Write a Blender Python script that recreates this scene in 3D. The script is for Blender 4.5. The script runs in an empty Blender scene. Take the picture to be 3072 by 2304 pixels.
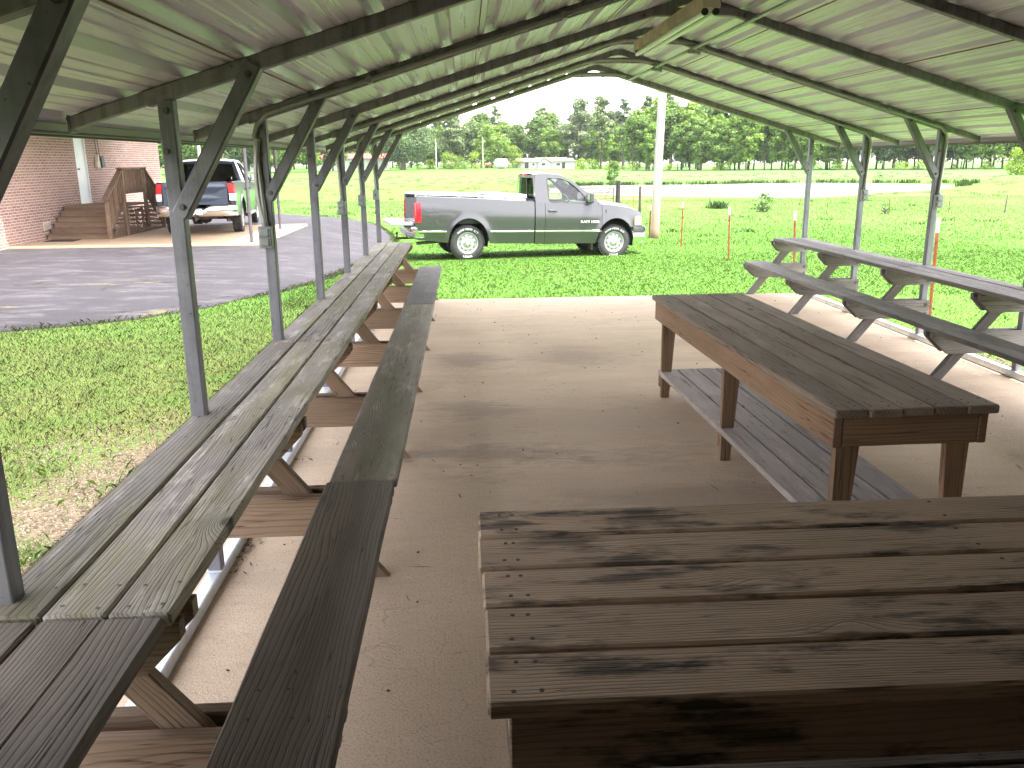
import bpy, bmesh, math, random
import numpy as np
from mathutils import Vector, Matrix

random.seed(7)
RNG = np.random.default_rng(11)
scene = bpy.context.scene
COL = scene.collection
PI = math.pi

# ------------------------------------------------------------------ camera
cam_d = bpy.data.cameras.new("camera")
cam = bpy.data.objects.new("camera", cam_d)
COL.objects.link(cam)
_r = Vector((0.9985032, -0.05376727, -0.01002218))
_u = Vector((0.0232709, 0.25181994, 0.96749428))
_f = Vector((0.04949575, 0.96627936, -0.25269422))
M = Matrix.Identity(4)
for i in range(3):
    M[i][0] = _r[i]; M[i][1] = _u[i]; M[i][2] = -_f[i]
M[0][3], M[1][3], M[2][3] = 0.0, 0.0, 1.7344
cam.matrix_world = M
cam_d.sensor_width = 36.0
cam_d.lens = 30.094
cam_d.clip_start = 0.05
cam_d.clip_end = 3000
scene.camera = cam

# ------------------------------------------------------------------ light
SUN_DIR = Vector((0.85, -0.50, 0)).normalized()
SUN_EL = math.radians(72)
sd = Vector((SUN_DIR.x * math.cos(SUN_EL), SUN_DIR.y * math.cos(SUN_EL), math.sin(SUN_EL)))
world = bpy.data.worlds.new("World")
scene.world = world
world.use_nodes = True
wn = world.node_tree
wn.nodes.clear()
wo = wn.nodes.new("ShaderNodeOutputWorld")
wb = wn.nodes.new("ShaderNodeBackground")
ws = wn.nodes.new("ShaderNodeTexSky")
ws.sky_type = 'NISHITA'
ws.sun_disc = False
ws.sun_elevation = SUN_EL
ws.sun_rotation = math.atan2(sd.x, sd.y)
ws.air_density = 1.0
ws.dust_density = 1.5
ws.ozone_density = 0.6
wb.inputs[1].default_value = 0.15
hs = wn.nodes.new("ShaderNodeHueSaturation")          # hazy white summer sky
hs.inputs["Saturation"].default_value = 0.30
wn.links.new(ws.outputs[0], hs.inputs["Color"])
wx = wn.nodes.new("ShaderNodeMix"); wx.data_type = 'RGBA'; wx.blend_type = 'MULTIPLY'
wx.inputs[0].default_value = 1.0
wx.inputs[7].default_value = (1.05, 0.985, 0.975, 1)
wn.links.new(hs.outputs[0], wx.inputs[6])
wn.links.new(wx.outputs[2], wb.inputs[0])
wn.links.new(wb.outputs[0], wo.inputs[0])
sun_d = bpy.data.lights.new("sun", 'SUN')
sun = bpy.data.objects.new("sun", sun_d)
COL.objects.link(sun)
sun_d.energy = 2.2
sun_d.angle = math.radians(0.6)
sun_d.color = (1.0, 0.955, 0.88)
sun.rotation_euler = (-sd).to_track_quat('-Z', 'Y').to_euler()
sun.location = (0, 0, 60)
scene.view_settings.view_transform = 'Standard'
scene.view_settings.look = 'None'
scene.view_settings.exposure = 3.15
scene.view_settings.gamma = 1.0
scene.view_settings.use_curve_mapping = False
scene.cycles.max_bounces = 8
scene.cycles.diffuse_bounces = 5
scene.cycles.transparent_max_bounces = 12

# ------------------------------------------------------------------ tagging helpers
def tag(o, label=None, cat=None, group=None, kind=None):
    if label: o["label"] = label
    if cat: o["category"] = cat
    if group: o["group"] = group
    if kind: o["kind"] = kind
    return o

def empty(name, loc=(0, 0, 0), rz=0.0):
    o = bpy.data.objects.new(name, None)
    o.empty_display_size = 0.3
    o.location = loc
    o.rotation_euler = (0, 0, rz)
    COL.objects.link(o)
    return o

def mesh_obj(name, me, mats, parent=None, loc=None):
    if not isinstance(mats, (list, tuple)): mats = [mats]
    for m in mats:
        if len(me.materials) < len(mats): me.materials.append(m)
    o = bpy.data.objects.new(name, me)
    COL.objects.link(o)
    if parent is not None: o.parent = parent
    if loc is not None: o.location = loc
    return o

class MB:
    """collects polygons; build() makes one mesh object"""
    def __init__(s): s.v = []; s.f = []; s.m = []; s.sm = []
    def add(s, vs, fs, mi=0, smooth=False):
        b = len(s.v); s.v.extend([tuple(p) for p in vs])
        for f in fs:
            s.f.append([b + i for i in f]); s.m.append(mi); s.sm.append(smooth)
    def box(s, c, d, mi=0, R=None):
        x, y, z = d[0] / 2, d[1] / 2, d[2] / 2
        vs = [Vector(p) for p in ((-x,-y,-z),(x,-y,-z),(x,y,-z),(-x,y,-z),(-x,-y,z),(x,-y,z),(x,y,z),(-x,y,z))]
        if R is not None: vs = [R @ p for p in vs]
        c = Vector(c)
        s.add([p + c for p in vs], [(0,3,2,1),(4,5,6,7),(0,1,5,4),(1,2,6,5),(2,3,7,6),(3,0,4,7)], mi)
    def bbox(s, lo, hi, mi=0):
        s.box([(a + b) / 2 for a, b in zip(lo, hi)], [b - a for a, b in zip(lo, hi)], mi)
    def cbox(s, lo, hi, ch=0.005, mi=0):
        """box with all edges chamfered"""
        bm = bmesh.new()
        bmesh.ops.create_cube(bm, size=1.0)
        for v in bm.verts:
            v.co = Vector([(a + b) / 2 + (b - a) * q for a, b, q in zip(lo, hi, v.co)])
        bmesh.ops.bevel(bm, geom=bm.edges[:], offset=ch, segments=2, affect='EDGES', profile=0.5)
        bm.verts.index_update()
        s.add([v.co for v in bm.verts], [[v.index for v in f.verts] for f in bm.faces], mi)
        bm.free()
    def tube(s, pts, r, n=10, mi=0, smooth=True, cap=True):
        pts = [Vector(p) for p in pts]
        rs = r if isinstance(r, (list, tuple)) else [r] * len(pts)
        rings = []; prev = None
        for i, p in enumerate(pts):
            if i == 0: t = pts[1] - p
            elif i == len(pts) - 1: t = p - pts[i - 1]
            else: t = (pts[i + 1] - p).normalized() + (p - pts[i - 1]).normalized()
            t.normalize()
            if prev is None:
                a = Vector((0, 0, 1)) if abs(t.z) < 0.9 else Vector((1, 0, 0))
                e1 = t.cross(a).normalized()
            else:
                e1 = (prev - t * prev.dot(t)).normalized()
            prev = e1; e2 = t.cross(e1)
            rings.append([p + (e1 * math.cos(2 * PI * k / n) + e2 * math.sin(2 * PI * k / n)) * rs[i] for k in range(n)])
        vs = [q for ring in rings for q in ring]
        fs = []
        for i in range(len(pts) - 1):
            for k in range(n):
                k2 = (k + 1) % n
                fs.append((i * n + k, i * n + k2, (i + 1) * n + k2, (i + 1) * n + k))
        s.add(vs, fs, mi, smooth)
        if cap:
            s.add(rings[0], [list(range(n))[::-1]], mi); s.add(rings[-1], [list(range(n))], mi)
    def lathe(s, prof, n=32, axis='Y', c=(0, 0, 0), mi=0, smooth=True, closed=False):
        vs = []; c = Vector(c)
        for (a, r) in prof:
            for k in range(n):
                t = 2 * PI * k / n
                if axis == 'Y': p = Vector((r * math.cos(t), a, r * math.sin(t)))
                elif axis == 'Z': p = Vector((r * math.cos(t), r * math.sin(t), a))
                else: p = Vector((a, r * math.cos(t), r * math.sin(t)))
                vs.append(p + c)
        m = len(prof); fs = []
        for i in range(m if closed else m - 1):
            j = (i + 1) % m
            for k in range(n):
                k2 = (k + 1) % n
                fs.append((i * n + k, i * n + k2, j * n + k2, j * n + k))
        s.add(vs, fs, mi, smooth)
    def prism(s, poly, y0, y1, mi=0, plane='XZ'):
        """polygon (a,b) extruded between y0 and y1 along the third axis"""
        def P(a, b, c):
            if plane == 'XZ': return (a, c, b)
            if plane == 'YZ': return (c, a, b)
            return (a, b, c)
        n = len(poly)
        vs = [P(a, b, y0) for a, b in poly] + [P(a, b, y1) for a, b in poly]
        fs = [list(range(n)), list(range(n, 2 * n))[::-1]]
        for i in range(n):
            j = (i + 1) % n
            fs.append((i, i + n, j + n, j))
        s.add(vs, fs, mi)
    def build(s, name, mats, parent=None, loc=None, recalc=True):
        me = bpy.data.meshes.new(name)
        me.from_pydata(s.v, [], s.f)
        me.polygons.foreach_set("material_index", s.m)
        me.polygons.foreach_set("use_smooth", s.sm)
        if recalc:
            bm = bmesh.new(); bm.from_mesh(me)
            bmesh.ops.recalc_face_normals(bm, faces=bm.faces[:])
            bm.to_mesh(me); bm.free()
        me.update()
        return mesh_obj(name, me, mats, parent, loc)

def copy_tree(o, parent=None):
    c = o.copy(); COL.objects.link(c)
    if parent is not None: c.parent = parent
    for ch in list(o.children): copy_tree(ch, c)
    return c

def raw_mesh(name, V, F, mats, parent=None, smooth=False, mi=None):
    """fast numpy mesh; F has constant width"""
    me = bpy.data.meshes.new(name)
    nv, nf, k = len(V), len(F), F.shape[1]
    me.vertices.add(nv); me.vertices.foreach_set("co", np.asarray(V, np.float32).ravel())
    me.loops.add(nf * k); me.loops.foreach_set("vertex_index", np.asarray(F, np.int32).ravel())
    me.polygons.add(nf)
    me.polygons.foreach_set("loop_start", np.arange(0, nf * k, k, dtype=np.int32))
    me.polygons.foreach_set("loop_total", np.full(nf, k, np.int32))
    if mi is not None: me.polygons.foreach_set("material_index", np.asarray(mi, np.int32))
    if smooth: me.polygons.foreach_set("use_smooth", np.ones(nf, bool))
    me.update(calc_edges=True); me.validate()
    return mesh_obj(name, me, mats, parent)

# ------------------------------------------------------------------ material helpers
class NT:
    def __init__(s, name):
        s.mat = bpy.data.materials.new(name); s.mat.use_nodes = True
        s.t = s.mat.node_tree; s.t.nodes.clear()
        s.out = s.t.nodes.new("ShaderNodeOutputMaterial")
        s.b = s.t.nodes.new("ShaderNodeBsdfPrincipled")
        s.t.links.new(s.b.outputs[0], s.out.inputs[0])
    def n(s, typ, **kw):
        nd = s.t.nodes.new(typ)
        for k, v in kw.items(): setattr(nd, k, v)
        return nd
    def link(s, a, b): s.t.links.new(a, b)
    def setin(s, sock, v):
        if hasattr(v, "is_linked") or isinstance(v, bpy.types.NodeSocket): s.link(v, sock)
        else: sock.default_value = v
    def coord(s, kind="Object"): return s.n("ShaderNodeTexCoord").outputs[kind]
    def vmul(s, v, k):
        m = s.n("ShaderNodeVectorMath", operation='MULTIPLY'); s.link(v, m.inputs[0]); s.setin(m.inputs[1], k); return m.outputs[0]
    def vadd(s, v, k):
        m = s.n("ShaderNodeVectorMath", operation='ADD'); s.link(v, m.inputs[0]); s.setin(m.inputs[1], k); return m.outputs[0]
    def math(s, op, a, b=None, c=None, clamp=False):
        m = s.n("ShaderNodeMath", operation=op, use_clamp=clamp); s.setin(m.inputs[0], a)
        if b is not None: s.setin(m.inputs[1], b)
        if c is not None: s.setin(m.inputs[2], c)
        return m.outputs[0]
    def noise(s, v, scale=1.0, detail=3.0, rough=0.55, dist=0.0):
        m = s.n("ShaderNodeTexNoise"); s.link(v, m.inputs["Vector"])
        m.inputs["Scale"].default_value = scale; m.inputs["Detail"].default_value = detail
        m.inputs["Roughness"].default_value = rough; m.inputs["Distortion"].default_value = dist
        return m.outputs["Fac"]
    def voro(s, v, scale=1.0, feature='F1', out="Distance"):
        m = s.n("ShaderNodeTexVoronoi", feature=feature); s.link(v, m.inputs["Vector"]); m.inputs["Scale"].default_value = scale
        return m.outputs[out]
    def ramp(s, f, stops, interp='LINEAR'):
        m = s.n("ShaderNodeValToRGB"); s.link(f, m.inputs[0]); cr = m.color_ramp; cr.interpolation = interp
        while len(cr.elements) > 1: cr.elements.remove(cr.elements[-1])
        for i, (p, c) in enumerate(stops):
            e = cr.elements[0] if i == 0 else cr.elements.new(p)
            e.position = p
            if not isinstance(c, (tuple, list)): c = (c, c, c)
            e.color = (*c[:3], 1)
        return m.outputs[0]
    def mix(s, f, a, b, blend='MIX'):
        m = s.n("ShaderNodeMix", data_type='RGBA', blend_type=blend)
        s.setin(m.inputs[0], f)
        for sock, v in ((m.inputs[6], a), (m.inputs[7], b)):
            if isinstance(v, (tuple, list)): sock.default_value = (*v[:3], 1)
            else: s.link(v, sock)
        return m.outputs[2]
    def maprange(s, v, a, b, c=0.0, d=1.0):
        m = s.n("ShaderNodeMapRange"); s.link(v, m.inputs[0])
        for i, q in enumerate((a, b, c, d)): m.inputs[i + 1].default_value = q
        return m.outputs[0]
    def sep(s, v):
        m = s.n("ShaderNodeSeparateXYZ"); s.link(v, m.inputs[0]); return m.outputs
    def comb(s, x=0.0, y=0.0, z=0.0):
        m = s.n("ShaderNodeCombineXYZ")
        for i, q in enumerate((x, y, z)): s.setin(m.inputs[i], q)
        return m.outputs[0]
    def rnd(s): return s.n("ShaderNodeObjectInfo").outputs["Random"]
    def bump(s, h, strength=0.3, dist=0.01):
        m = s.n("ShaderNodeBump"); m.inputs["Strength"].default_value = strength; m.inputs["Distance"].default_value = dist
        s.link(h, m.inputs["Height"]); s.link(m.outputs[0], s.b.inputs["Normal"]); return m
    def set(s, **kw):
        names = dict(color="Base Color", rough="Roughness", metal="Metallic", spec="Specular IOR Level", coat="Coat Weight",
                     trans="Transmission Weight", alpha="Alpha", coatrough="Coat Roughness", ior="IOR")
        for k, v in kw.items():
            sock = s.b.inputs[names[k]]
            if isinstance(v, (tuple, list)): sock.default_value = (*v[:3], 1)
            else: s.setin(sock, v)
        return s

def plain(name, color, rough=0.6, metal=0.0, var=0.12, scale=6.0, bump=0.0, **kw):
    t = NT(name); c = t.coord()
    nz = t.noise(c, scale, 4.0)
    lo = tuple(q * (1 - var) for q in color); hi = tuple(min(1, q * (1 + var)) for q in color)
    t.set(color=t.ramp(nz, [(0.3, lo), (0.7, hi)]), rough=rough, metal=metal, **kw)
    if bump: t.bump(t.noise(c, scale * 12, 3.0), bump, 0.003)
    return t.mat

def wood(name, light, dark, ring=20.0, moss=0.0, mosscol=(0.16, 0.17, 0.08), stain=0.0, stainpos=0.6, bleach=0.0, rough=0.82, bump=0.6, fibre=0.4):
    """weathered board: length along local Y"""
    t = NT(name)
    off = t.math('MULTIPLY', t.rnd(), 37.0)
    c = t.vadd(t.coord(), t.comb(off, t.math('MULTIPLY', off, 1.7), t.math('MULTIPLY', off, 0.6)))
    warp = t.math('SUBTRACT', t.noise(t.vmul(c, (3.5, 0.55, 3.5)), 1.0, 2.0), 0.5)
    warp2 = t.math('SUBTRACT', t.noise(t.vmul(c, (9, 2.2, 9)), 1.0, 2.0), 0.5)
    kv = t.vmul(c, (3.0, 1.7, 0.0))
    kn = t.math('ADD', t.voro(kv, 1.0), t.math('MULTIPLY', t.math('GREATER_THAN', t.sep(t.voro(kv, 1.0, out='Color'))[0], 0.6), 1.0))
    kd = t.math('POWER', t.maprange(kn, 0.0, 0.33, 1.0, 0.0), 2.0)
    sx = t.sep(c)
    xx = t.math('ADD', t.math('ADD', sx[0], t.math('MULTIPLY', sx[2], 0.7)), t.math('ADD', t.math('MULTIPLY', warp, 0.16), t.math('ADD', t.math('MULTIPLY', warp2, 0.02), t.math('MULTIPLY', kd, 0.085))))
    rg = t.math('FRACT', t.math('MULTIPLY', xx, t.maprange(t.rnd(), 0, 1, ring * 4.2, ring * 7.5)))
    rings = t.ramp(rg, [(0.0, 0.05), (0.6, 0.16), (0.86, 1.0), (0.93, 0.9), (1.0, 0.05)])
    fib = t.noise(t.vmul(c, (190, 5.5, 190)), 1.0, 3.0, 0.6)
    fib2 = t.noise(t.vmul(c, (60, 1.6, 60)), 1.0, 3.0, 0.6)
    blot = t.noise(t.vmul(c, (7, 1.6, 7)), 1.0, 4.0, 0.6)
    g = t.math('ADD', t.math('MULTIPLY', rings, t.maprange(blot, 0.35, 0.65, 0.22, 0.72)), t.math('ADD', t.math('MULTIPLY', fib, fibre), t.math('MULTIPLY', fib2, 0.35)))
    big = t.noise(t.vmul(c, (2.2, 0.7, 2.2)), 1.0, 3.0, 0.6)
    col = t.mix(t.maprange(g, 0.15, 1.0), light, dark)
    mid = tuple((a + b) / 2 for a, b in zip(light, dark))
    col = t.mix(t.maprange(blot, 0.35, 0.7, 0.0, 0.45), col, tuple(q * 0.8 for q in mid))
    col = t.mix(t.maprange(big, 0.42, 0.68, 0.0, 0.38), col, tuple(q * 0.62 for q in mid))
    if bleach:
        bl = t.math('ADD', t.math('MULTIPLY', t.noise(t.vmul(c, (10, 2.6, 10)), 1.0, 6.0, 0.7), 0.7), t.math('MULTIPLY', fib2, 0.3))
        col = t.mix(t.maprange(bl, 0.52, 0.66, 0.0, bleach), col, tuple(min(1, q * 1.45 + 0.05) for q in light))
    if moss:
        ms = t.noise(t.vmul(c, (6, 1.1, 6)), 1.0, 5.0, 0.62)
        col = t.mix(t.maprange(ms, 0.42, 0.62, 0.0, moss), col, mosscol)
    if stain:
        st = t.noise(t.vmul(c, (11, 2.8, 11)), 1.0, 5.0, 0.65)
        sm = t.math('MULTIPLY', t.maprange(st, stainpos, stainpos + 0.1, 0.0, stain), t.maprange(fib2, 0.3, 0.6, 0.4, 1.0))
        col = t.mix(sm, col, (0.018, 0.02, 0.019))
    # knots and drying cracks
    kc = t.maprange(kn, 0.035, 0.075, 0.8, 0.0)
    col = t.mix(kc, col, tuple(q * 0.45 for q in dark))
    ck = t.noise(t.vmul(c, (34, 0.9, 34)), 1.0, 2.0, 0.5)
    ckm = t.math('MULTIPLY', t.maprange(t.math('ABSOLUTE', t.math('SUBTRACT', ck, 0.5)), 0.0, 0.012, 0.9, 0.0), t.maprange(blot, 0.42, 0.52))
    col = t.mix(ckm, col, tuple(q * 0.25 for q in dark))
    pv = t.maprange(t.rnd(), 0.0, 1.0, 0.74, 1.22)
    col = t.mix(1.0, col, t.comb(pv, pv, pv), 'MULTIPLY')
    t.set(color=col, rough=rough, spec=0.3)
    h = t.math('SUBTRACT', t.math('MULTIPLY', t.math('ADD', t.math('MULTIPLY', rings, -0.6), t.math('MULTIPLY', fib, -0.5)), 1.0), ckm)
    t.bump(h, bump, 0.0035)
    return t.mat

def galv(name, base=(0.40, 0.43, 0.42), dirt=(0.13, 0.14, 0.11), metal=0.55, rough=0.42, amount=0.6):
    t = NT(name); c = t.coord()
    sp = t.voro(c, 55.0, out="Color")
    st = t.noise(t.vmul(c, (30, 30, 2.2)), 1.0, 4.0, 0.6)
    bl = t.noise(c, 5.0, 5.0, 0.65)
    col = t.mix(t.maprange(t.sep(sp)[0], 0, 1, 0.0, 0.25), base, tuple(q * 0.72 for q in base))
    col = t.mix(t.maprange(st, 0.45, 0.75, 0.0, amount), col, dirt)
    col = t.mix(t.maprange(bl, 0.52, 0.7, 0.0, amount * 0.8), col, tuple(q * 0.85 for q in dirt))
    sk = t.noise(c, 70.0, 2.0)
    col = t.mix(t.maprange(sk, 0.68, 0.74, 0.0, 0.7), col, (0.05, 0.045, 0.04))
    rs = t.noise(c, 9.0, 5.0, 0.7)
    col = t.mix(t.maprange(rs, 0.66, 0.74, 0, 0.55), col, (0.16, 0.085, 0.045))
    t.set(color=col, metal=metal, rough=t.maprange(bl, 0.3, 0.7, rough, rough + 0.22))
    t.bump(sk, 0.12, 0.002)
    return t.mat

MAT = {}
MAT["wood_green"] = wood("weathered_table_wood", (0.52, 0.475, 0.41), (0.105, 0.088, 0.068), ring=13, moss=0.6, mosscol=(0.235, 0.22, 0.10), bleach=0.7, stain=0.25, stainpos=0.66)
MAT["wood_bench"] = wood("weathered_bench_wood", (0.42, 0.37, 0.32), (0.12, 0.10, 0.08), ring=14, moss=0.6, mosscol=(0.15, 0.165, 0.085), bleach=0.5, stain=0.3, stainpos=0.64)
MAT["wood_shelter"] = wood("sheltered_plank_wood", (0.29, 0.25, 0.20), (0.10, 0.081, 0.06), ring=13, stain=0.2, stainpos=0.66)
MAT["wood_beam"] = wood("support_beam_wood", (0.40, 0.29, 0.20), (0.185, 0.115, 0.07), ring=15, stain=0.2, stainpos=0.67)
MAT["wood_grey"] = wood("grey_bleached_wood", (0.27, 0.25, 0.235), (0.095, 0.084, 0.075), ring=14, bleach=0.35, stain=0.3, stainpos=0.66)
MAT["wood_brown"] = wood("brown_pine_wood", (0.45, 0.375, 0.30), (0.155, 0.11, 0.078), ring=12, stain=0.45, stainpos=0.64, bleach=0.15)
MAT["wood_apron"] = wood("apron_pine_wood", (0.42, 0.29, 0.185), (0.20, 0.115, 0.065), ring=11, stain=0.2, stainpos=0.68)
MAT["wood_dark"] = wood("mildewed_table_wood", (0.60, 0.46, 0.33), (0.27, 0.19, 0.125), ring=13, stain=0.9, stainpos=0.515)
MAT["wood_shelf"] = wood("pale_shelf_wood", (0.46, 0.405, 0.37), (0.22, 0.18, 0.155), ring=14, bleach=0.3, stain=0.2, stainpos=0.68)
MAT["wood_step"] = wood("step_wood", (0.27, 0.185, 0.125), (0.12, 0.075, 0.048), ring=12, stain=0.2)
MAT["screw"] = plain("screw_steel", (0.06, 0.05, 0.045), 0.5, 0.6)
MAT["galv"] = galv("galvanised_steel", (0.225, 0.222, 0.25), (0.095, 0.096, 0.098))
MAT["galv_dark"] = galv("galvanised_rafter_steel", (0.28, 0.27, 0.28), (0.085, 0.082, 0.076), 0.45, 0.48, 0.75)
MAT["galv_rail"] = galv("galvanised_rail_steel", (0.62, 0.66, 0.69), (0.36, 0.37, 0.36), 0.5, 0.4, 0.4)
MAT["bolt"] = plain("bolt_steel", (0.10, 0.10, 0.095), 0.45, 0.8)

def roof_mat():
    t = NT("painted_roof_sheet"); c = t.coord()
    bl = t.noise(t.vmul(c, (1.2, 0.5, 1.2)), 1.0, 4.0)
    st = t.noise(t.vmul(c, (26, 0.7, 26)), 1.0, 4.0, 0.6)
    col = t.mix(t.maprange(bl, 0.3, 0.7), (0.76, 0.69, 0.83), (0.68, 0.615, 0.74))
    col = t.mix(t.maprange(st, 0.55, 0.8, 0, 0.2), col, (0.42, 0.38, 0.37))
    t.set(color=col, rough=t.maprange(st, 0.3, 0.7, 0.24, 0.36), spec=0.6)
    t.bump(t.noise(t.vmul(c, (3.0, 1.1, 3.0)), 1.0, 2.0), 0.05, 0.02)
    return t.mat
MAT["roof"] = roof_mat()
MAT["roof_lap"] = plain("rusty_lap_edge", (0.22, 0.14, 0.07), 0.8, 0.0, 0.3, 12)
MAT["roof_top"] = plain("painted_roof_top", (0.62, 0.62, 0.58), 0.4)
MAT["fascia"] = plain("painted_fascia_trim", (0.62, 0.56, 0.61), 0.45, 0.0, 0.08, 3)
MAT["fascia_edge"] = plain("fascia_bottom_lip", (0.10, 0.095, 0.08), 0.6)

# ------------------------------------------------------------------ terrain
def sstep(a, b, x):
    t = np.clip((np.asarray(x, float) - a) / (b - a), 0, 1); return t * t * (3 - 2 * t)
def G0(x, y):
    x = np.asarray(x, float); y = np.asarray(y, float)
    zf = np.interp(y, [-50, 11.2, 13, 21, 26, 45, 120, 260], [-.12, -.12, -.2, -.56, -.67, -.85, -.75, -.7])
    zl = np.interp(y, [-50, 3, 14, 30, 60, 120, 180, 230, 400], [-.12, -.14, -.18, -.2, -.8, -.75, -.4, -.15, 0.2])
    w = sstep(-5, -1, x); wf = sstep(10, 45, x); b = sstep(110, 150, y)
    w = w * (1 - b) + wf * b
    return zl * (1 - w) + zf * w
POND = np.array([(7.28,78.46),(9.3,85),(11.04,89.3),(14.15,90.3),(19,90.2),(24.81,89.2),(30,91),(36.02,90.9),(41,87),(44.84,81.5),(46,77),(42.23,74.35),
                 (38.32,69.54),(34,66),(30.34,63.97),(27,60.5),(23.55,58.2),(20,59.2),(17.08,61.26),(14.21,62.5),(12.05,64.5),(9.48,68.95),(7.6,73)])
def poly_sd(px, py, poly):
    """signed distance to polygon, negative inside"""
    px = np.asarray(px, float); py = np.asarray(py, float)
    d = np.full(px.shape, 1e9); ins = np.zeros(px.shape, bool)
    n = len(poly)
    for i in range(n):
        ax, ay = poly[i]; bx, by = poly[(i + 1) % n]
        ex, ey = bx - ax, by - ay
        t = np.clip(((px - ax) * ex + (py - ay) * ey) / (ex * ex + ey * ey), 0, 1)
        d = np.minimum(d, np.hypot(px - ax - t * ex, py - ay - t * ey))
        c = ((ay > py) != (by > py)) & (px < (bx - ax) * (py - ay) / ((by - ay) if by != ay else 1e-9) + ax)
        ins ^= c
    return np.where(ins, -d, d)
WATER_Z = -0.875
def G(x, y):
    z = G0(x, y)
    sdp = poly_sd(x, y, POND)
    bank = sstep(0.0, 2.2, sdp)
    zz = np.where(sdp < 0, WATER_Z - 0.6 * sstep(0, 3, -sdp) - 0.02, (WATER_Z - 0.02) * (1 - bank) + z * bank)
    hump = 0.28 * np.exp(-((np.asarray(x, float) - 52) / 7.0) ** 2 - ((np.asarray(y, float) - 80) / 7.0) ** 2)
    return zz + hump
def g1(x, y): return float(G(np.array([x]), np.array([y]))[0])

def grid_axis(segs):
    out = []
    for a, b, st in segs: out += list(np.arange(a, b, st))
    out.append(segs[-1][1]); return np.array(out)
gx = grid_axis([(-680,-120,60),(-120,-40,4),(-40,-8,1.2),(-8,8,0.4),(8,60,0.8),(60,150,4),(150,680,60)])
gy = grid_axis([(-60,-4,4),(-4,30,0.4),(30,54,1.0),(54,96,0.8),(96,300,6),(300,440,20)])
X, Y = np.meshgrid(gx, gy)
Z = G(X.ravel(), Y.ravel()).reshape(X.shape)
far = (np.hypot(X, Y) > 40)
Z = Z + 0.05 * np.sin(X * 0.31 + 1.3) * np.sin(Y * 0.23) * sstep(30, 60, Y) * (poly_sd(X.ravel(), Y.ravel(), POND).reshape(X.shape) > 3)
nxg, nyg = len(gx), len(gy)
idx = np.arange(nxg * nyg).reshape(nyg, nxg)
F = np.stack([idx[:-1, :-1].ravel(), idx[:-1, 1:].ravel(), idx[1:, 1:].ravel(), idx[1:, :-1].ravel()], 1)

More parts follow.
